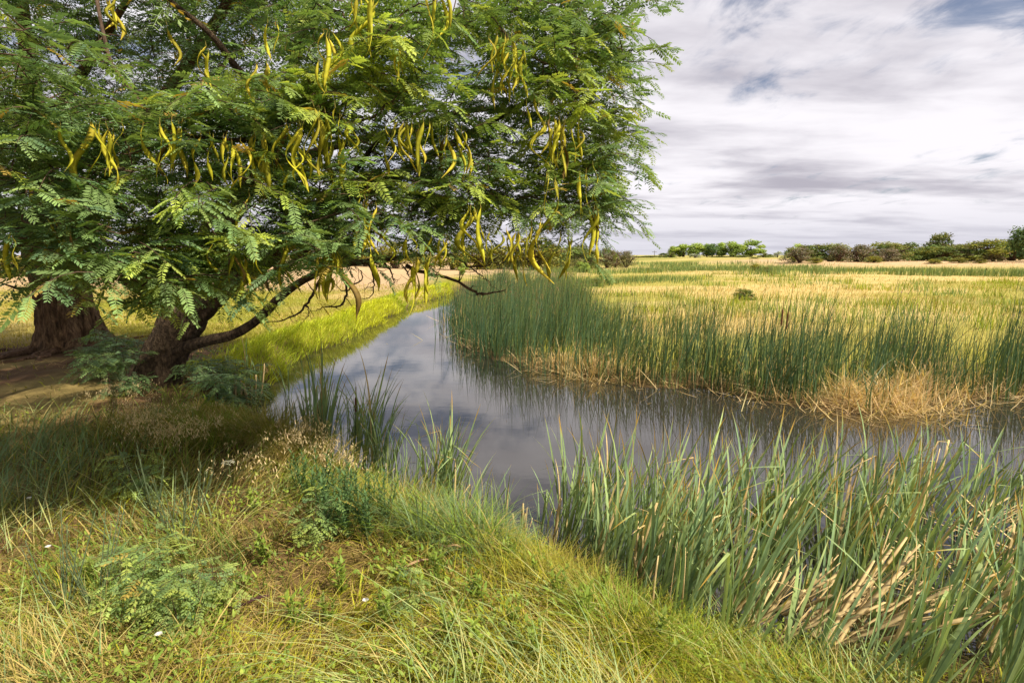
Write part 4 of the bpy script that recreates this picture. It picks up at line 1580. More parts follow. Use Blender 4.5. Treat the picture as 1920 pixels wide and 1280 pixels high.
dry = rr_.uniform(0, 1, n) < .05 + .12 * sstep(13, 18, y)
cb = np.where(dry[:, None], np.array([.42, .30, .12]), cb)
L = np.where(dry, L * .8, L)
az = rr_.normal(0.05, .8, n) + (vnoise(x, y, .5, 66) - .5) * 1.5
z = np.maximum(gz(x, y, d), WATER_Z - .1) - .02
v, t, c = blades(np.stack([x, y, z], -1), L, W, az, rr_.normal(.08, .16, n), np.where(rr_.uniform(0, 1, n) < .09, rr_.uniform(1.2, 2.4, n), np.abs(rr_.normal(.14, .18, n))), 4, jitter(cb * .95 + np.array([.02, .02, .0]), .16, rr_), jitter(cb, .16, rr_), 1.4, .55, rr_)
acc.add(v, t, None, c)
# brown spikelets on some stem tips
k = np.where(thin & (rr_.uniform(0, 1, n) < .16))[0]
tip = v.reshape(n, 9, 3)[k, 8]
m = len(k)
v2, t2_, c2 = blades(tip + rr_.normal(0, .006, (m, 3)) - np.array([0, 0, .02]), rr_.uniform(.03, .06, m), .012 + .0006 * y[k], rr_.uniform(0, 6.28, m), rr_.uniform(.2, .9, m), np.zeros(m), 2, jitter(np.tile([.16, .085, .04], (m, 1)), .2, rr_),
                      jitter(np.tile([.2, .11, .05], (m, 1)), .2, rr_), .9, .4, rr_)
acc.add(v2, t2_, None, c2)
# short sedges and broken stems along the muddy margin
m = 5200
x, y = rr_.uniform(-3, 12, m), rr_.uniform(7, 20, m)
dd = sdf(x, y)
k = (dd > -.12) & (dd < .5) & (x > -2.6) & (y > 6.4)
x, y, dd = x[k], y[k], dd[k]
m = len(x)
tan = rr_.uniform(0, 1, m) < .4
cb = np.where(tan[:, None], np.array([.55, .40, .19]), mixc(RG * 1.3, RY * 1.4, rr_.uniform(0, 1, m)))
v, t, c = blades(np.column_stack([x, y, np.maximum(gz(x, y, dd), WATER_Z - .05) - .01]), rr_.uniform(.15, .75, m), .007 + .0006 * y, rr_.uniform(0, 6.28, m), np.where(tan, rr_.uniform(.2, 1.5, m), rr_.uniform(0, .35, m)), rr_.uniform(0, .6, m), 3,
                 jitter(cb * .85, .2, rr_), jitter(cb, .2, rr_), 1.3, .5, rr_)
acc.add(v, t, None, c)
# thin reeds standing out in the water at the left end of the belt
m = 420
x = rr_.normal(0, .35, m) + np.interp(rr_.uniform(0, 1, m), [0, .5, 1], [G(842, 600, WATER_Z)[0], G(868, 645, WATER_Z)[0], G(960, 690, WATER_Z)[0]]) * 1.0
yy0 = rr_.uniform(0, 1, m)
bx = np.array([G(a, b, WATER_Z)[:2] for a, b in [(838, 585), (843, 612), (866, 648), (915, 675), (1000, 698), (1100, 717)]])
pp = np.stack([np.interp(yy0, np.linspace(0, 1, 6), bx[:, 0]), np.interp(yy0, np.linspace(0, 1, 6), bx[:, 1])], -1) + rr_.normal(0, .22, (m, 2))
v, t, c = blades(np.column_stack([pp, np.full(m, WATER_Z - .05)]), rr_.uniform(.5, 1.35, m), .006 + .0005 * pp[:, 1], rr_.normal(0, 1.5, m), rr_.normal(.03, .1, m), np.abs(rr_.normal(.1, .15, m)), 4,
                 jitter(np.tile(RG * 1.1, (m, 1)), .2, rr_), jitter(np.tile(RB, (m, 1)), .2, rr_), 1.4, .5, rr_)
acc.add(v, t, None, c)
link('bulrush_reeds', acc.mesh('bulrush_reeds'), M_REED, kind='stuff', label='dense dark green bulrushes lining the far shore of the pond', cat='reeds')

# bent dead reeds matted at the foot of the belt
acc = Acc()
for (a, b, r, m) in THATCH:
    p = G(a, b, WATER_Z)
    m = int(m * (1.4 if m > 250 else .45))
    q = p[:2] + np.array([0, -.18]) + rr_.normal(0, r * .62, (m, 2))
    z = np.maximum(gz(q[:, 0], q[:, 1]), WATER_Z) + rr_.uniform(0, .26, m) * np.exp(-((q - p[:2]) ** 2).sum(1) / (r * r * .3)) + .01
    flat = rr_.uniform(0, 1, m)
    th0 = np.where(flat < .78, rr_.uniform(1.0, 1.62, m), rr_.uniform(.15, .9, m))
    cb = mixc(np.array([.48, .32, .13]), np.array([.80, .62, .32]), rr_.uniform(0, 1, m))
    v, t, c = blades(np.column_stack([q, z]), rr_.uniform(.2, .62, m), .007 + .0008 * p[1], rr_.uniform(0, 6.28, m), th0, rr_.normal(.1, .3, m), 3, jitter(cb, .18, rr_), jitter(cb, .18, rr_), 1.4, .25, rr_)
    acc.add(v, t, None, c)
link('dead_reed_mat', acc.mesh('dead_reed_mat'), M_GRASS, kind='stuff', label='bent tan dead reeds heaped along the foot of the bulrushes', cat='reeds')

# far reed bands across the meadow
acc = Acc()
BANDS = [((20, 52), (64, 46), .85, 2.6, 5200), ((20, 66), (46, 62), .6, 4, 2000), ((2, 55), (24, 64), .6, 6, 3200), ((8, 95), (40, 100), .8, 9, 2200), ((3, 36), (12, 40), .5, 3, 1500), ((20, 80), (40, 74), .6, 8, 1800)]
for (a, b, h, w, m) in BANDS:
    u = rr_.uniform(0, 1, m)
    x = a[0] + (b[0] - a[0]) * u + rr_.normal(0, w * .3, m)
    y = a[1] + (b[1] - a[1]) * u + rr_.normal(0, w * .5, m)
    y = y + (fbm(x, y * 0, 9, 25) - .5) * 9
    k = fbm(x, y, 5, 23) > .45
    x, y = x[k], y[k]
    m = len(x)
    cb = mixc(np.array([.12, .20, .065]), np.array([.27, .29, .07]), np.clip(rr_.normal(.35, .3, m), 0, 1))
    v, t, c = blades(np.column_stack([x, y, gz(x, y) - .03]), h * rr_.uniform(.6, 1.15, m), .0011 * y, rr_.normal(0, .8, m), rr_.normal(.05, .1, m), np.abs(rr_.normal(.15, .15, m)), 2, jitter(cb, .15, rr_), jitter(cb * 1.1, .15, rr_), 1.4, .5, rr_)
    acc.add(v, t, None, c)
link('distant_reeds', acc.mesh('distant_reeds'), M_REED, kind='stuff', label='green reed bands running across the far meadow', cat='reeds')

# ------------------------------------------------------------------ cattails


def cat_leaf_mesh(seed, dry=False):
    """strap leaf of length 1 growing along +Z and bending towards +X"""
    rg = np.random.default_rng(seed)
    n = 11
    t = np.linspace(0, 1, n)
    th = rg.uniform(-.03, .08) + rg.uniform(.10, .75) * t ** 2.2
    kink = rg.uniform(0, 1) < (.5 if dry else .22)
    if kink:
        th = th + rg.uniform(.6, 1.8) * sstep(.62, .68, t)
    x = np.concatenate([[0], np.cumsum(np.sin(th[:-1])) / (n - 1)])
    z = np.concatenate([[0], np.cumsum(np.cos(th[:-1])) / (n - 1)])
    ph = rg.uniform(0, 3.14)
    tw = ph + rg.uniform(-1.2, 1.2) * t
    w = .0070 * np.clip((.55 + 1.2 * t), 0, 1) * np.clip((1 - t) / .45, 0, 1) ** .62
    hue = rg.uniform(0, 1)
    browned = rg.uniform(.80, .99)
    v, c = [], []
    for i in range(n):
        d = np.array([math.sin(tw[i]) * .35, math.cos(tw[i]), 0])
        d /= np.linalg.norm(d)
        f = np.array([d[1], -d[0], 0])
        p = np.array([x[i], 0, z[i]])
        v += [p - d * w[i], p + f * w[i] * .28, p + d * w[i]]
        if dry:
            cc = np.array([.64, .47, .22]) * rg.uniform(.85, 1.15)
        else:
            cc = np.array([.185, .285, .150]) * (1 - hue) + np.array([.29, .36, .13]) * hue
            cc = cc * (1 + .25 * t[i]) + np.array([.05, .05, 0]) * max(0, .25 - t[i]) * 3
            if t[i] > browned:
                cc = np.array([.42, .26, .05])
        c += [cc, cc * .92, cc]
    q = []
    for i in range(n - 1):
        a = i * 3
        q += [(a, a + 1, a + 4, a + 3), (a + 1, a + 2, a + 5, a + 4)]
    me = new_mesh('leaf', np.array(v), None, q, np.array(c))
    me.materials.append(M_DRY if dry else M_CAT)
    return me


CAT_ME = [cat_leaf_mesh(300 + k) for k in range(24)]
CAT_DRY = [cat_leaf_mesh(400 + k, True) for k in range(8)]
rgc = np.random.default_rng(21)


def cattail(pos, h, n_leaf, lean, label, group, dry_p=.06, widen=1.0, name='cattail'):
    e = empty(name, pos, label, 'cattail', group)
    fan = rgc.uniform(0, 6.28)
    for k in range(n_leaf):
        dry = rgc.uniform() < dry_p
        me = (CAT_DRY if dry else CAT_ME)[int(rgc.integers(0, 8 if dry else 24))]
        o = link('leaf', me, None, e)
        L = h * rgc.uniform(.62, 1.08)
        w = L * widen * rgc.uniform(.85, 1.2) * (1.0 / max(L, .7)) ** .5
        side = fan + (math.pi if k % 2 else 0) + rgc.normal(0, .5)
        tilt = abs(rgc.normal(0, .10)) + .03
        off = (math.cos(side) * .012 * (k * .35), math.sin(side) * .012 * (k * .35), 0)
        base = Matrix.Rotation(lean + rgc.normal(0, .05), 4, 'Y') @ Matrix.Rotation(side, 4, 'Z') @ Matrix.Rotation(tilt, 4, 'Y')
        o.matrix_local = Matrix.Translation(off) @ base @ Matrix.Rotation(rgc.uniform(-.6, .6), 4, 'Z') @ Matrix.Diagonal((w if False else L, w * 1.25, L, 1))
    return e


pl = []
tries = 0
while len(pl) < 255 and tries < 60000:
    tries += 1
    q = np.array(NEAR_POLY)
    x = rgc.uniform(q[:, 0].min(), q[:, 0].max())
    y = rgc.uniform(q[:, 1].min(), q[:, 1].max())
    if not inside(NEAR_POLY, np.array([x]), np.array([y]))[0]:
        continue
    gap = float(vnoise(np.array([x]), np.array([y]), .55, 19)[0])
    if rgc.uniform() > .25 + gap + (.5 if x < 1.1 else 0):
        continue
    a, b, dd = proj(np.array([x, y, -.33]))
    if 1720 < a < 1960 and 960 < b < 1120 and rgc.uniform() < .75:
        continue                                   # the open dark pocket with dead reeds
    if 1300 < a < 1760 and 1110 < b < 1280 and rgc.uniform() < .66:
        continue
    if any((x - u) ** 2 + (y - w) ** 2 < .010 for u, w in pl):
        continue
    pl.append((x, y))
DEAD_AT = [tuple(G(a, b, -.27)[:2]) for a, b in [(1345, 1160), (1390, 1150), (1430, 1180), (1490, 1160), (1500, 1190), (1560, 1190), (1600, 1170), (1540, 1240), (1590, 1215), (1650, 1190), (1450, 1240), (1380, 1220)]]
POCKET = G(1850, 1060, -.33)


def cat_label(x, y, z, h):
    """which part of the stand the plant belongs to, said by what it stands in or beside"""
    d = float(sdf(np.array([x]), np.array([y]))[0])
    sz = 'tall ' if h > .98 else ('short ' if h < .76 else 'medium-height ')
    lab, grp = stand_part(x, y, d)
    return sz + lab, sz + grp


def stand_part(x, y, d):
    dead = min(math.hypot(x - u, y - w) for u, w in DEAD_AT)
    pocket = math.hypot(x - POCKET[0], y - POCKET[1])
    if dead < .16:
        return 'cattail rising straight out of the fallen tan leaf bundles', 'cattails rising through the dead bundles'
    if pocket < .75:
        return 'cattail beside the dark open pocket strewn with dead reeds', 'cattails round the dead reed pocket'
    if d > .45:
        return 'cattail rooted on the grassy bank edge of the near stand', 'cattails on the bank edge of the stand'
    if dead < .40:
        return 'cattail standing just behind the heap of fallen tan leaves', 'cattails behind the dead heap'
    if d > -.18:
        return 'cattail at the waterline of the near stand away from the dead heap', 'cattails at the waterline of the stand'
    if d > -.6:
        return 'cattail in shallow water inside the near stand', 'cattails in the shallows of the stand'
    if d > -1.1:
        return 'cattail in deeper water amid the near stand', 'cattails amid the stand'
    return 'cattail on the outer side of the near stand, facing the open water', 'cattails on the open water side of the stand'


for (a, b) in [(1070, 1030), (1095, 1055), (1125, 1045), (1145, 1085), (1172, 1075), (1115, 1080), (1200, 1125), (1172, 1130), (1230, 1105), (1245, 1160), (1208, 1160), (1280, 1190), (1150, 1040), (1200, 1060), (1090, 1020), (1250, 1070), (1310, 1110), (1330, 1215), (1400, 1250), (1185, 1110), (1225, 1180), (1260, 1215), (1350, 1245), (1140, 1110)]:
    p = G(a, b, -.28)
    pl.append((float(p[0]), float(p[1])))
for (x, y) in pl:
    z = max(float(gz(np.array([x]), np.array([y]))[0]), WATER_Z - .12)
    h = rgc.uniform(.62, 1.12) * (1.0 if y < 3.2 else 1.04)
    cattail((x, y, z), h, int(rgc.integers(5, 11)), rgc.normal(.26, .11), *cat_label(x, y, z, h), .07, 1.1)

LEFT_CAT = [(640, 868, 3, .7), (655, 873, 3, .8), (748, 915, 4, .65), (766, 930, 4, .6), (786, 942, 4, .6), (872, 966, 4, .5), (532, 832, 4, .6), (546, 840, 4, .75), (1012, 1004, 3, .55), (1034, 1012, 3, .7), (940, 986, 3, .45), (905, 980, 3, .5), (1052, 1020, 4, .65), (598, 850, 6, 1.15), (584, 846, 6, 1.1), (606, 856, 6, 1.05), (680, 872, 5, 1.1), (698, 880, 5, 1.05), (716, 890, 5, .9), (823, 945, 6, .95), (838, 950, 6, .9), (590, 858, 5, 1.1), (575, 850, 5, .85), (612, 862, 5, .9), (560, 845, 4, .7), (690, 880, 6, .95), (668, 876, 4, 1.0), (705, 888, 5, .8), (725, 900, 5, .7), (800, 950, 6, .75), (830, 955, 6, .8), (815, 960, 5, .85), (850, 962, 4, .6),
            (1060, 990, 5, .85), (1095, 990, 6, .9), (1130, 995, 6, .95)]
for (a, b, k, h) in LEFT_CAT + [(q[0] + 9, q[1] - 5, q[2], q[3] * .9) for q in LEFT_CAT]:
    p = G(a, b, -.33)
    z = max(float(gz(p[:1], p[1:2])[0]), WATER_Z - .08)
    lab = ('cattail in the thick shore clump nearest the leaning trunk', 'cattails of the clump by the leaning trunk') if a < 640 else (('cattail in the shore clump round the brown seed spike', 'cattails round the seed spike') if a < 770 else (
        ('slim cattail in the small shore clump past the leafy weeds', 'cattails past the leafy weeds') if a < 950 else ('cattail at the thin end of the near stand beside the straw stubs', 'cattails beside the straw stubs')))
    cattail((p[0], p[1], z), h * 1.12, k + 2, rgc.normal(.10, .06), *lab, .04, .95)
p = G(790, 1040, -.05)
cattail((p[0], p[1], float(gz(p[:1], p[1:2])[0])), .5, 7, .0, 'small lone cattail fan rooted up in the bank grass', None, 0, 1.0)
for (a, b, k, h) in [(455, 742, 6, .75), (475, 738, 7, .8), (440, 735, 6, .7), (490, 730, 6, .7), (540, 745, 7, .75), (430, 728, 5, .7), (465, 725, 6, .75)]:
    p = G(a, b, -.33)
    z = max(float(gz(p[:1], p[1:2])[0]), WATER_Z - .08)
    cattail((p[0], p[1], z), h, k + 2, rgc.normal(.03, .05), 'dark green cattail in the shade beside the leaning trunk', 'cattails shaded by the leaning trunk', .12, 1.2)


# brown seed spikes
def spike(name, pos, h, lean, label, thick=1.0):
    e = empty(name, pos, label, 'cattail')
    top = np.array([math.sin(lean) * h, 0, math.cos(lean) * h])
    n = 12
    tt_ = np.linspace(0, 1, n)[:, None]
    st = tt_ * top
    v, t, q = tube(st[:10], np.full(10, .004), 6)
    link('stem', new_mesh('stem', v, t, q, np.tile([.12, .17, .06], (len(v), 1))), M_CAT, e)
    a, b = top * .80, top * 1.0
    s = np.linspace(0, 1, 9)
    r = .0105 * thick * np.clip(np.minimum(s / .06, (1 - s) / .08), .35, 1)
    v, t, q = tube(a + (b - a) * s[:, None], r, 10)
    link('seed_spike', new_mesh('seed_spike', v, t, q, np.tile([.14, .062, .028], (len(v), 1))), M_DRY, e)
    c_ = top * 1.13
    s = np.linspace(0, 1, 6)
    v, t, q = tube(b + (c_ - b) * s[:, None], .0055 * (1 - .75 * s), 6)
    link('tip', new_mesh('tip', v, t, q, np.tile([.32, .17, .07], (len(v), 1))), M_DRY, e)


p = G(664, 878, -.33)
spike('cattail_spike', (p[0], p[1], WATER_Z - .05), .80, .06, 'cattail stem topped by a brown seed spike above the open shore', 1.2)
for (a, b, h, lab) in [(1452, 735, 1.36, 'brown cattail spike rising from the bulrushes of the far shore'), (1462, 735, 1.30, 'brown cattail spike rising from the bulrushes of the far shore')]:
    p = G(a, b, -.33)
    e0 = len(bpy.data.objects)
    spike('cattail_spike', (p[0], p[1], WATER_Z - .05), h, .03, lab, 1.3)
for o in bpy.data.objects:
    if o.get('label', '').startswith('brown cattail spike'):
        o['group'] = 'seed spikes in the far reed belt'


# broken tan stalks
def stalk(pos, h, lean, az, wid, label, group, n=1):
    e = empty('dead_cattail', pos, label, 'dead cattail', group)
    for k in range(n):
        seg = 6
        t = np.linspace(0, 1, seg)
        th = lean + rgc.normal(0, .12) + rgc.normal(0, .1) * t
        hh = h * rgc.uniform(.6, 1.05)
        x = np.concatenate([[0], np.cumsum(np.sin(th[:-1]))]) * hh / (seg - 1)
        z = np.concatenate([[0], np.cumsum(np.cos(th[:-1]))]) * hh / (seg - 1)
        ctr = np.stack([x, np.zeros(seg), z], -1)
        w = wid * rgc.uniform(.7, 1.2)
        v, c = [], []
        ph = rgc.uniform(0, 6.28)
        base = np.array([.66, .49, .24]) * rgc.uniform(.8, 1.2)
        for i in range(seg):
            d = np.array([math.cos(ph + i * .12), math.sin(ph + i * .12), 0]) * w * (.5 if i < seg - 1 else .32)
            f = np.array([-d[1], d[0], 0]) * .3
            v += [ctr[i] - d, ctr[i] + f, ctr[i] + d, ctr[i] - f]
            cc = base * (.75 + .35 * t[i])
            c += [cc, cc * .9, cc, cc * .9]
        q = []
        for i in range(seg - 1):
            for j in range(4):
                q.append((i * 4 + j, i * 4 + (j + 1) % 4, i * 4 + 4 + (j + 1) % 4, i * 4 + 4 + j))
        q.append((seg * 4 - 4, seg * 4 - 3, seg * 4 - 2, seg * 4 - 1))
        o = link('leaf', new_mesh('leaf', np.array(v), None, q, np.array(c), False), M_DRY, e)
        o.matrix_local = Matrix.Translation((rgc.normal(0, .03), rgc.normal(0, .03), 0)) @ Matrix.Rotation(az + rgc.normal(0, .35), 4, 'Z')
    return e


DEADC = [(1042, 1005, .40, .15, 0, .024, 1), (975, 1010, .32, .1, 0, .018, 4), (985, 1020, .34, .05, 0, .014, 3), (1100, 990, .62, .12, 0, .022, 2), (1205, 1110, .55, .12, 0, .022, 4), (1218, 1130, .45, .1, 0, .018, 4), (1255, 1200, .5, .05, 0, .014, 3),
         (1345, 1160, .5, .35, 0, .022, 5), (1390, 1150, .45, .5, 0, .022, 5), (1430, 1180, .5, .8, .1, .024, 6), (1490, 1160, .5, .9, .1, .024, 7), (1500, 1190, .5, 1.0, .1, .024, 7), (1560, 1190, .6, 1.05, .1, .026, 8), (1600, 1170, .6, .9, .1, .024, 6),
         (1540, 1240, .55, 1.05, .1, .028, 8), (1590, 1215, .6, .95, .1, .026, 7), (1650, 1190, .5, .9, 0, .022, 5), (1450, 1240, .5, 1.0, .2, .022, 5), (1380, 1220, .45, .8, .2, .02, 5), (1720, 1150, .5, 1.1, 0, .02, 4), (1745, 1255, .6, .25, 0, .024, 2),
         (1850, 1190, .5, .4, 0, .026, 3), (1800, 1010, .7, 1.25, .2, .02, 6), (1840, 990, .7, 1.3, .25, .02, 7), (1880, 1060, .7, 1.35, .3, .02, 7), (1900, 1110, .7, 1.35, 0, .02, 6), (1840, 1130, .6, 1.35, 1, .018, 6), (1890, 1000, .7, 1.2, .2, .022, 6), (1870, 1160, .6, 1.4, 2.6, .018, 6),
         (1780, 1060, .6, 1.35, 2.9, .018, 5), (1930, 1050, .7, 1.35, 2.4, .02, 6), (1330, 960, .5, .1, 0, .018, 2), (1580, 950, .55, .12, 0, .02, 2), (1735, 930, .5, .1, 0, .02, 2)]
for (a, b, h, lean, az, w, n) in DEADC:
    p = G(a, b, -.27)
    z = max(float(gz(p[:1], p[1:2])[0]), WATER_Z)
    if lean > .6:
        lab, grp = ('bundle of fallen tan cattail leaves heaped under the near shore cattails', 'fallen bundles in the heap') if a < 1700 else ('fallen tan cattail leaves strewn over the dark pocket in the stand', 'fallen bundles in the dark pocket')
        z += .10
    elif a < 1060:
        lab, grp = 'broken straw-coloured cattail stubs standing at the grassy gap in the near shore', 'stubs at the shore gap'
    else:
        lab, grp = 'upright dry tan cattail leaves standing among the green cattails', 'standing dead cattail leaves'
    stalk((p[0], p[1], z), h, lean, az, w, lab, grp, n)
for (a, b, h) in [(445, 762, .55), (470, 765, .5), (480, 745, .6)]:
    p = G(a, b, -.3)
    stalk((p[0], p[1], WATER_Z - .03), h, .05, 0, .03, 'tall tan dead cattail stalk in the shade beside the leaning trunk', 'dead stalks beside the leaning trunk', 2)

# ------------------------------------------------------------------ leafy weeds


def weed_mesh(seed, h, leaves, ll, lw, col, branches=1, droop=.5):
    rg = np.random.default_rng(seed)
    acc_s, acc_l = Acc(), Acc()
    for bnum in range(branches):
        az = rg.uniform(0, 6.28)
        lean = rg.uniform(.05, .45) if branches > 1 else rg.uniform(0, .2)
        hh = h * rg.uniform(.65, 1.05)
        t = np.linspace(0, 1, 7)
        th = lean * (1 - .3 * t)
        x = np.concatenate([[0], np.cumsum(np.sin(th[:-1])) / 6]) * hh
        z = np.concatenate([[0], np.cumsum(np.cos(th[:-1])) / 6]) * hh
        st = np.stack([x * math.cos(az), x * math.sin(az), z], -1)
        v, tt_, q = tube(st, np.linspace(.004, .0015, 7), 4)
        acc_s.add(v, tt_, q, np.tile(col * .9, (len(v), 1)))
        tl = np.linspace(.12, 1, leaves)
        f = tl * 6
        i0 = np.minimum(f.astype(int), 5)
        base = st[i0] + (st[i0 + 1] - st[i0]) * (f - i0)[:, None]
        v, tt_, c = blades(base, ll * rg.uniform(.6, 1.1, leaves) * (1.15 - .5 * tl), lw * rg.uniform(.8, 1.2, leaves), np.arange(leaves) * 2.4 + rg.uniform(0, 6), rg.uniform(.5, 1.1, leaves), rg.uniform(.2, 1.0, leaves) * droop, 3,
                           jitter(np.tile(col, (leaves, 1)), .15, rg), jitter(np.tile(col * 1.3, (leaves, 1)), .15, rg), .3, .55, rg)
        acc_l.add(v, tt_, None, c)
    ms, ml = acc_s.mesh('stem'), acc_l.mesh('foliage')
    ms.materials.append(M_WEED)
    ml.materials.append(M_WEED)
    return ms, ml


W_LEAFY = [weed_mesh(500 + k, .42, 26, .075, .016, np.array([.085, .150, .050]), 4) for k in range(3)]
W_LIGHT = [weed_mesh(520 + k, .22, 12, .07, .022, np.array([.19, .26, .035]), 3) for k in range(3)]
W_WIRY = [weed_mesh(540 + k, .50, 16, .028, .004, np.array([.15, .20, .10]), 7, .2) for k in range(2)]


def put_weed(kind, a, b, s, label, group, name, zoff=0):
    p = G(a, b, 0)
    z = float(gz(p[:1], p[1:2])[0])
    e = empty(name, (p[0], p[1], z - .01), label, 'weed', group, rgc.uniform(0, 6.28), s * rgc.uniform(.85, 1.15))
    ms, ml = kind[int(rgc.integers(0, len(kind)))]
    link('stem', ms, None, e)
    link('foliage', ml, None, e)


for (a, b) in [(620, 960), (650, 980), (680, 985), (640, 930), (665, 945), (700, 965), (600, 940), (655, 1010), (690, 1010), (630, 1000), (720, 985), (580, 930), (610, 985), (560, 915)]:
    put_weed(W_LEAFY, a, b, 1.0, 'bushy dark green leafy weed crowding the bank edge before the open shore', 'leafy weeds on the bank edge', 'leafy_weed')
for (a, b) in [(1010, 1080), (960, 1050), (820, 1090), (890, 1130), (960, 1180), (1050, 1130), (1120, 1100), (1180, 1150), (840, 1200), (720, 1180), (560, 1180), (620, 1170), (1010, 1250), (640, 1110), (480, 960), (900, 1230), (750, 1100), (1100, 1170),
               (1230, 1180), (500, 1050), (170, 1100), (300, 1180)]:
    put_weed(W_LIGHT, a, b, 1.0, 'low bright green broadleaf weed scattered through the sunlit bank grass', 'broadleaf weeds in the bank grass', 'broadleaf_weed')
for (a, b) in [(320, 1000), (290, 970), (340, 1030), (370, 960), (120, 1160), (180, 1150)]:
    put_weed(W_WIRY, a, b, 1.0, 'wiry grey-green weed with thin branching stems on the shaded bank', 'wiry weeds on the bank', 'wiry_weed')
# locust suckers with feathery leaves round the leaning trunk
rgs = np.random.default_rng(61)
SUCK_ME = []
for k in range(6):
    cc_ = np.array([[0, 0, h] for h in (.12, .26, .40, .52)]) + rgs.normal(0, .06, (4, 3))
    tws, O_, F_, S_, C_ = make_sprays(cc_, [.25 if k < 3 else .62] * 4, 4, 8, .26, .15, .05, rgs)
    st = Acc()
    v, t, q = tube(np.array([[0, 0, -.02], [.01, .02, .2], [-.02, 0, .4], [.01, -.02, .55]]), np.array([.008, .006, .004, .002]), 5)
    st.add(v, t, q)
    for line in tws:
        v, t, q = tube(line, np.linspace(.003, .001, 5), 3, cap=False)
        st.add(v, t, q)
    fm = stamp(LT_MID, O_, F_, S_, C_, rgs.integers(0, 3, len(O_))).mesh('foliage', False)
    sm = st.mesh('stem')
    fm.materials.append(M_LEAF)
    sm.materials.append(M_TWIG)
    SUCK_ME.append((sm, fm))
for (a, b, s, lab) in [(205, 745, 1.0, 0), (225, 715, 1.1, 0), (240, 740, .9, 0), (190, 715, 1.0, 0), (215, 690, .9, 0), (255, 690, .9, 0), (395, 720, 1.1, 0), (420, 700, 1.1, 0), (440, 725, 1.0, 0), (380, 735, .8, 0), (405, 745, .9, 0), (465, 705, .9, 0),
                       (360, 700, 1.0, 0), (245, 925, .55, 1), (285, 935, .5, 1), (250, 1120, .45, 1), (350, 1150, .5, 1), (400, 1120, .45, 1), (600, 1010, .6, 1), (770, 1140, .4, 1), (310, 1110, .5, 1), (280, 1160, .5, 1), (330, 1190, .45, 1), (225, 1090, .4, 1), (380, 1170, .45, 1), (200, 665, .8, 0), (175, 690, .7, 0)]:
    p = G(a, b, 0)
    z = max(float(gz(p[:1], p[1:2])[0]), WATER_Z)
    e = empty('locust_sapling', (p[0], p[1], z), ['feathery locust sucker growing round the foot of the leaning trunk', 'small feathery locust seedling growing in the near bank grass'][lab], 'sapling',
              ['suckers round the leaning trunk', 'seedlings in the bank grass'][lab], rgs.uniform(0, 6.28), s * rgs.uniform(.9, 1.15))
    ms, ml = SUCK_ME[int(rgs.integers(0, 3)) + 3 * lab]
    link('stem', ms, None, e)
    link('foliage', ml, None, e)


# ------------------------------------------------------------------ flowers
def bindweed(a, b, label, h=.12):
    p = G(a, b + 14, 0)
    z = float(gz(p[:1], p[1:2])[0])
    e = empty('bindweed_flower', (p[0], p[1], z), label, 'flower', 'white bindweed flowers')
    v, t, q = tube(np.array([[0, 0, 0], [.005, .004, h * .5], [0, 0, h]]), np.full(3, .0015), 5)
    link('stem', new_mesh('stem', v, t, q, np.tile([.1, .16, .03], (len(v), 1))), M_WEED, e)
    vv, cc, qq = [], [], []
    for i, (r, zz) in enumerate([(.0025, 0), (.006, .010), (.012, .016), (.015, .017)]):
        for k in range(15):
            th = k / 15 * 2 * math.pi
            rr = r * (1 + (.08 * math.cos(th * 5) if i > 1 else 0))
            vv.append((rr * math.cos(th), rr * math.sin(th) - zz * .5, h + zz))
            cc.append((.8, .78, .5) if i == 0 else (.82, .80, .78))
    for i in range(3):
        for k in range(15):
            qq.append((i * 15 + k, i * 15 + (k + 1) % 15, i * 15 + 15 + (k + 1) % 15, i * 15 + 15 + k))
    link('petals', new_mesh('petals', np.array(vv), None, qq, np.array(cc)), M_FLOWER, e)


for a, b in [(305, 1226), (60, 948), (97, 1045), (688, 1152)]:
    bindweed(a, b, 'small white funnel flower open in the near bank grass')

p = G(432, 920, 0)
ey = empty('yarrow', (p[0], p[1], float(gz(p[:1], p[1:2])[0])), 'yarrow with a flat cluster of white flowers in the bank grass', 'flower')
hy = float(P(432, 868, float(p[1]))[2] - ey.location.z)
v, t, q = tube(np.array([[0, 0, 0], [.01, 0, hy * .5], [0, 0, hy]]), np.full(3, .003), 5)
link('stem', new_mesh('stem', v, t, q, np.tile([.12, .16, .05], (len(v), 1))), M_WEED, ey)
fl = Acc()
for k in range(60):
    r, th = .045 * math.sqrt(rgs.uniform()), rgs.uniform(0, 6.28)
    cpos = np.array([r * math.cos(th), r * math.sin(th), hy + .012 * math.cos(r * 30) + rgs.normal(0, .003)])
    v, t, c = blades(np.tile(cpos, (5, 1)), np.full(5, .008), np.full(5, .008), np.arange(5) * 1.257 + rgs.uniform(0, 6), np.full(5, 1.1), np.full(5, .3), 2, np.tile([.7, .68, .5], (5, 1)), np.tile([.84, .82, .76], (5, 1)), .05, .3, rgs)
    fl.add(v, t, None, c)
link('flower_head', fl.mesh('flower_head'), M_FLOWER, ey)

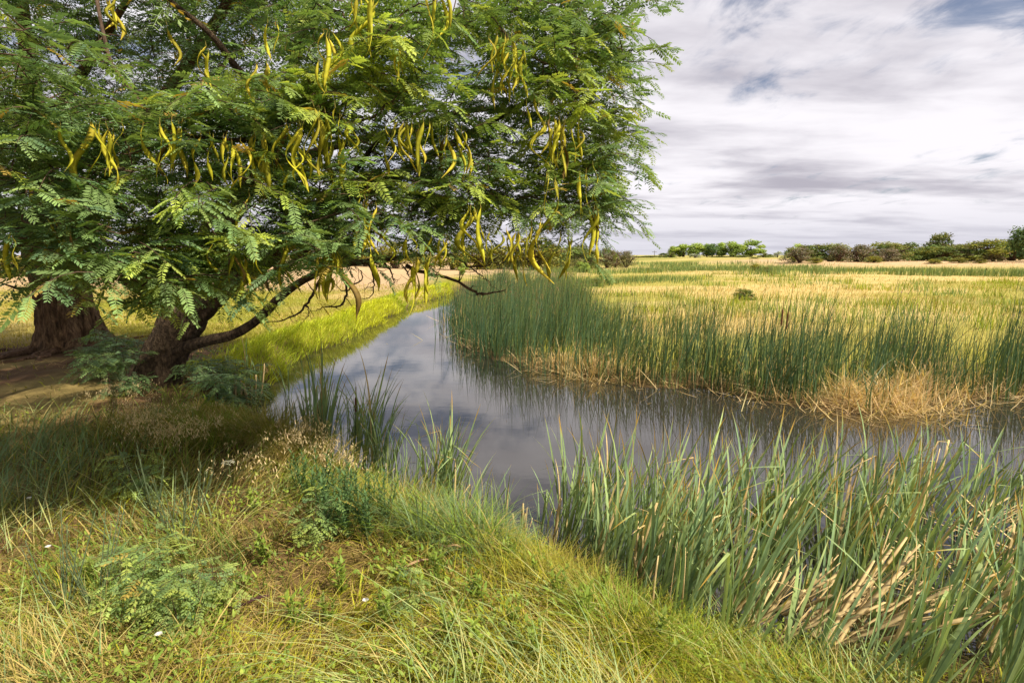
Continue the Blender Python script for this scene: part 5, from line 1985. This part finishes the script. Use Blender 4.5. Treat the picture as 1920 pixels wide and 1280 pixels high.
# fallen pod and pale sticks on the bank
for (a, b, L, az, col, lab) in [(470, 1148, .20, .5, (.06, .025, .025), 'dark curled fallen pod lying on the bank grass'), (770, 1075, .22, .45, (.40, .25, .14), 'short pale broken stalk lying on the bank grass'),
                                (845, 1037, .14, -.3, (.42, .28, .15), 'bent pale reed piece lying near the tussock edge')]:
    p = G(a, b, 0)
    z = float(gz(p[:1], p[1:2])[0]) + .07
    tt_ = np.linspace(-.5, .5, 9)
    ctr = np.stack([tt_ * L * math.cos(az), tt_ * L * math.sin(az), .015 * np.sin(tt_ * 6)], -1)
    v, t, q = tube(ctr, .010 * np.sqrt(np.clip(1 - (2 * tt_) ** 4, .1, 1)), 7)
    v[:, 2] *= .6
    link('fallen_pod' if col[0] < .1 else 'broken_stalk', new_mesh('fallen_stick', v, t, q, np.tile(col, (len(v), 1))), M_DRY, label=lab, cat='pod' if col[0] < .1 else 'stalk',
         mtx=Matrix.Translation((p[0], p[1], z)))

# ------------------------------------------------------------------ far trees


def far_tree_mesh(seed, w, h, trunk_h, n_leaf, lsize, cols, style):
    """crown of many small leaf faces on lobes; unit metres, base at the origin"""
    rg = np.random.default_rng(seed)
    tr = Acc()
    stems = 1 if style == 'cottonwood' else 4
    tips = []
    for k in range(stems):
        az = rg.uniform(0, 6.28)
        sp = 0 if stems == 1 else rg.uniform(.15, .3) * w
        top = np.array([math.cos(az) * sp, math.sin(az) * sp, h * .62])
        pts = np.array([[0, 0, -.15], top * np.array([.3, .3, .35]), top * np.array([.7, .7, .7]), top])
        v, t, q = tube(spline(pts, 8), np.linspace(w * .045, w * .012, 8), 7)
        tr.add(v, t, q)
        for j in range(5):
            a2 = rg.uniform(0, 6.28)
            s0 = top * rg.uniform(.45, .95)
            e0 = s0 + np.array([math.cos(a2) * w * .3, math.sin(a2) * w * .3, h * rg.uniform(.05, .25)])
            v, t, q = tube(np.linspace(s0, e0, 4) + np.vstack([[0, 0, 0], rg.normal(0, .03 * w, (3, 3))]), np.linspace(w * .014, w * .004, 4), 4)
            tr.add(v, t, q)
            tips.append(e0)
    lobes = []
    nl = 20 if style == 'cottonwood' else 30
    for k in range(nl):
        a, u = rg.uniform(0, 6.28), math.sqrt(rg.uniform(0, 1))
        zz = rg.uniform(0, 1)
        if style == 'cottonwood':
            prof = math.sqrt(max(0, 1 - (2 * zz - .9) ** 2)) if zz > .02 else .4
        else:
            prof = 1.05 - .6 * zz ** 2.2
        lobes.append((np.array([math.cos(a) * u * prof * w * .40, math.sin(a) * u * prof * w * .40, trunk_h + (h - trunk_h) * (.08 + .82 * zz)]), w * rg.uniform(.10, .19)))
    ctr, nor, col = [], [], []
    per = n_leaf // nl
    for c, r in lobes:
        d = rg.normal(0, 1, (per, 3))
        d /= np.linalg.norm(d, axis=1, keepdims=True)
        rad = r * rg.uniform(.45, 1.12, (per, 1))
        ctr.append(c + d * rad * np.array([1.1, 1.1, .85]))
        nor.append(d + rg.normal(0, .5, (per, 3)))
        base = cols[int(rg.integers(0, len(cols)))]
        col.append(jitter(np.tile(base, (per, 1)), .28, rg))
    ctr, nor, col = map(np.concatenate, (ctr, nor, col))
    nor /= np.linalg.norm(nor, axis=1, keepdims=True)
    a = np.cross(nor, rg.normal(0, 1, nor.shape))
    a /= np.linalg.norm(a, axis=1, keepdims=True)
    b = np.cross(nor, a)
    s = lsize * rg.uniform(.5, 1.3, (len(ctr), 1))
    v = np.stack([ctr - a * s, ctr - b * s * .6, ctr + a * s, ctr + b * s * .6], 1).reshape(-1, 3)
    q = np.arange(len(ctr) * 4).reshape(-1, 4)
    c = np.repeat(col, 4, 0)
    me = new_mesh('crown', v, None, q, c, False)
    me.materials.append(M_FAR)
    mt = tr.mesh('trunk')
    mt.materials.append(M_TWIG)
    return mt, me


JC = [np.array([.20, .24, .05]), np.array([.16, .21, .055]), np.array([.25, .26, .055]), np.array([.21, .21, .075]), np.array([.13, .18, .05])]
JGREY = [np.array([.25, .21, .15]), np.array([.20, .18, .12]), np.array([.16, .16, .07])]
JYEL = [np.array([.27, .25, .035]), np.array([.21, .21, .04]), np.array([.17, .18, .045])]
CW = [np.array([.30, .40, .08]), np.array([.38, .48, .10]), np.array([.25, .35, .08])]
CWD = [np.array([.12, .19, .07]), np.array([.14, .22, .08])]
JUN = [far_tree_mesh(600 + k, 5.2, 5.0, .1, 3400, .15, JC, 'juniper') for k in range(5)]
JUNG = [far_tree_mesh(620 + k, 4.6, 4.2, .1, 2200, .13, JGREY, 'juniper') for k in range(2)]
JUNY = [far_tree_mesh(630 + k, 4.6, 3.8, .1, 2800, .13, JYEL, 'juniper') for k in range(3)]
COT = [far_tree_mesh(640 + k, 10, 9, 1.0, 3400, .34, CW, 'cottonwood') for k in range(3)]
COTD = [far_tree_mesh(650, 9, 9, 1.2, 2400, .34, CWD, 'cottonwood')]
SILV = [far_tree_mesh(660, 4, 3.0, .2, 1200, .14, [np.array([.30, .34, .26]), np.array([.36, .39, .30])], 'juniper')]
rgf = np.random.default_rng(91)


def far_tree(kind, px, Y, wpx, top_py, label, group, name):
    """wpx: crown width in photo pixels, top_py: photo row of the crown top"""
    x = (px - 960) / FPX * Y * (CP + SP * (640 - 490) / FPX)
    z = float(gz(np.array([x]), np.array([Y]))[0])
    mt, me = kind[int(rgf.integers(0, len(kind)))]
    top = float(P(px, top_py, Y)[2])
    co = np.array([v.co[:] for v in me.vertices][::40])
    sz = max(.5, top - z) / co[:, 2].max()
    sw = wpx * (1.32 if kind is JUN or kind is JUNG else 1.15) / FPX * Y / (co[:, 0].max() - co[:, 0].min())
    e = empty(name, (x, Y, z - .05), label, 'tree' if 'bush' not in name and 'shrub' not in name else 'bush', group, rgf.uniform(0, 6.28))
    e.scale = (sw, sw, sz)
    link('trunk', mt, None, e)
    link('crown', me, None, e)


lab_j, grp_j = 'dark olive juniper in the thicket on the sandy rise across the meadow', 'junipers on the sandy rise'
for (px, Y, w, top) in [(1478, 92, 40, 462), (1505, 95, 60, 457), (1545, 94, 62, 455), (1592, 96, 50, 462), (1640, 97, 60, 452), (1668, 93, 56, 455), (1700, 96, 64, 455), (1745, 92, 60, 462), (1770, 94, 56, 458), (1825, 92, 66, 447), (1858, 96, 50, 452),
                        (1880, 92, 62, 448), (1915, 94, 50, 445), (1950, 95, 60, 440), (1730, 101, 60, 452), (1800, 101, 60, 455)]:
    far_tree(JUN, px, Y, w, top, lab_j, grp_j, 'juniper_tree')
for (px, Y, w, top) in [(1490, 88, 46, 464), (1560, 90, 36, 460), (1600, 91, 50, 458), (1650, 90, 36, 462), (1790, 98, 40, 456), (1845, 90, 30, 470)]:
    far_tree(JUNG, px, Y, w, top, 'grey half-bare bush among the dark junipers on the sandy rise', 'grey bushes on the sandy rise', 'grey_bush')
far_tree(JUN, 1745, 99, 46, 435, 'tallest olive tree poking above the juniper thicket on the sandy rise', None, 'juniper_tree')
far_tree(COTD, 1910, 84, 60, 422, 'tall open tree at the end of the sandy rise thicket', None, 'tall_tree')
for (px, Y, w, top) in [(1625, 86, 22, 478), (1735, 80, 20, 484), (1785, 82, 24, 481), (1822, 80, 20, 483), (1520, 84, 26, 482)]:
    far_tree(JUNY, px, Y, w, top, 'small yellow-green shrub at the foot of the juniper thicket', 'shrubs below the thicket', 'yellow_shrub')
far_tree(COT, 1483, 160, 30, 457, 'pale round treetop behind the left end of the juniper thicket', None, 'round_tree')

cot_lab = {1362: 'light green cottonwood next to the largest one in the far grove', 1345: 'light green cottonwood second from the largest one in the far grove', 1318: 'slim light cottonwood just past the darkest tree of the far grove',
           1298: 'light cottonwood behind the silvery shrub in the far grove', 1275: 'light cottonwood last but one at the low end of the far grove', 1255: 'lowest cottonwood at the end of the far grove'}
for (px, w, top, kd) in [(1255, 26, 462, COT), (1275, 34, 458, COT), (1298, 34, 456, COT), (1318, 26, 457, COT), (1328, 24, 457, COTD), (1345, 30, 455, COT), (1362, 34, 453, COT), (1398, 50, 450, COT)]:
    big, dark = w == 50, kd is COTD
    far_tree(kd, px, 250 + rgf.uniform(-8, 8), w, top, 'largest round cottonwood at the end of the far grove' if big else ('darkest tree in the middle of the far cottonwood grove' if dark else cot_lab[px]),
             'cottonwoods of the far grove', 'cottonwood_tree')
for (px, w, top) in [(1240, 18, 474), (1250, 20, 473), (1422, 18, 474), (1432, 14, 476), (1215, 40, 479), (1195, 36, 480), (1385, 30, 478), (1370, 40, 480), (1340, 40, 480)]:
    far_tree(JUN, px, 235 + rgf.uniform(-5, 15), w, top, 'low dark bush at the foot of the far cottonwood grove', 'bushes below the far grove', 'low_bush')
far_tree(SILV, 1296, 205, 22, 475, 'silvery round shrub in front of the far cottonwood grove', None, 'silver_shrub')
far_tree(SILV, 1448, 230, 16, 471, 'blue-grey conical tree standing alone right of the far grove', None, 'blue_spruce')
far_tree(JUNY, 1405, 130, 16, 483, 'lone yellow-green shrub in the reeds before the far grove', None, 'yellow_shrub')

lab_c = 'yellow-olive bush in the row across the straight channel bank'
for (px, Y, w, top) in [(1000, 60, 84, 438), (900, 61, 66, 452), (935, 63, 60, 455), (850, 60, 66, 452), (800, 62, 60, 455), (745, 60, 66, 450), (690, 61, 66, 452), (640, 60, 60, 455), (960, 64, 50, 455), (580, 60, 60, 452), (520, 62, 60, 455)]:
    far_tree(JUNY, px, Y, w, top, lab_c, 'bushes behind the channel', 'olive_bush')
for (px, Y, w, top) in [(1060, 66, 56, 460), (1085, 70, 50, 458), (1100, 66, 40, 465), (1135, 78, 44, 465), (1150, 80, 40, 467), (1170, 80, 36, 470), (1040, 64, 46, 462)]:
    far_tree(JUNG if px % 4 else JUN, px, Y, w, top, 'grey-brown bush at the meadow end of the channel bush row', 'grey bushes at the row end', 'grey_bush')
for (px, Y, w, top) in [(1085, 58, 22, 490), (1095, 57, 20, 492), (870, 50, 16, 492)]:
    far_tree(COT, px, Y, w, top, 'small pale green shrub on the sand before the bush row', 'pale shrubs on the sand', 'pale_shrub')
for (px, Y, w, top) in [(20, 38, 90, 470), (-40, 40, 90, 470), (240, 40, 90, 475), (310, 41, 80, 478), (390, 41, 80, 476), (180, 42, 70, 480), (450, 43, 60, 475), (90, 42, 80, 475)]:
    far_tree(JUNG if px % 20 else JUNY, px, Y, w, top, 'brown-grey bush on the sandy edge behind the lawn', 'bushes behind the lawn', 'brown_bush')

for (px, base, w, top, lab) in [(1393, 563, 34, 538, 'rounded dark green shrub alone in the straw meadow'), (1409, 508, 16, 492, 'small green bush by the far reed band'),
                                (1432, 511, 22, 499, 'low spreading bush beside the small green bush at the far reeds'), (1118, 536, 26, 522, 'green bush at the back of the bulrush belt')]:
    gp = G(px, base, 0)
    far_tree(JUN if w > 20 else JUNY, px, float(gp[1]), w, top, lab, None, 'meadow_shrub')

# utility pole on the skyline
for (px, Y, top) in [(1224, 640, 470.0)]:
    x = (px - 960) / FPX * Y
    zt = float(P(px, top, Y)[2])
    e = empty('utility_pole', (x, Y, 0), 'thin utility pole with one crossarm left of the far grove', 'pole')
    v, t, q = tube(np.array([[0, 0, 0], [0, 0, zt / 2], [0, 0, zt]]), np.array([.32, .28, .24]), 8)
    link('post', new_mesh('post', v, t, q, np.full((len(v), 3), .1)), M_POLE, e)
    v, t, q = tube(np.array([[-2.6, 0, zt - 1.3], [0, 0, zt - 1.25], [2.6, 0, zt - 1.3]]), np.full(3, .2), 6)
    link('crossarm', new_mesh('crossarm', v, t, q, np.full((len(v), 3), .1)), M_POLE, e)
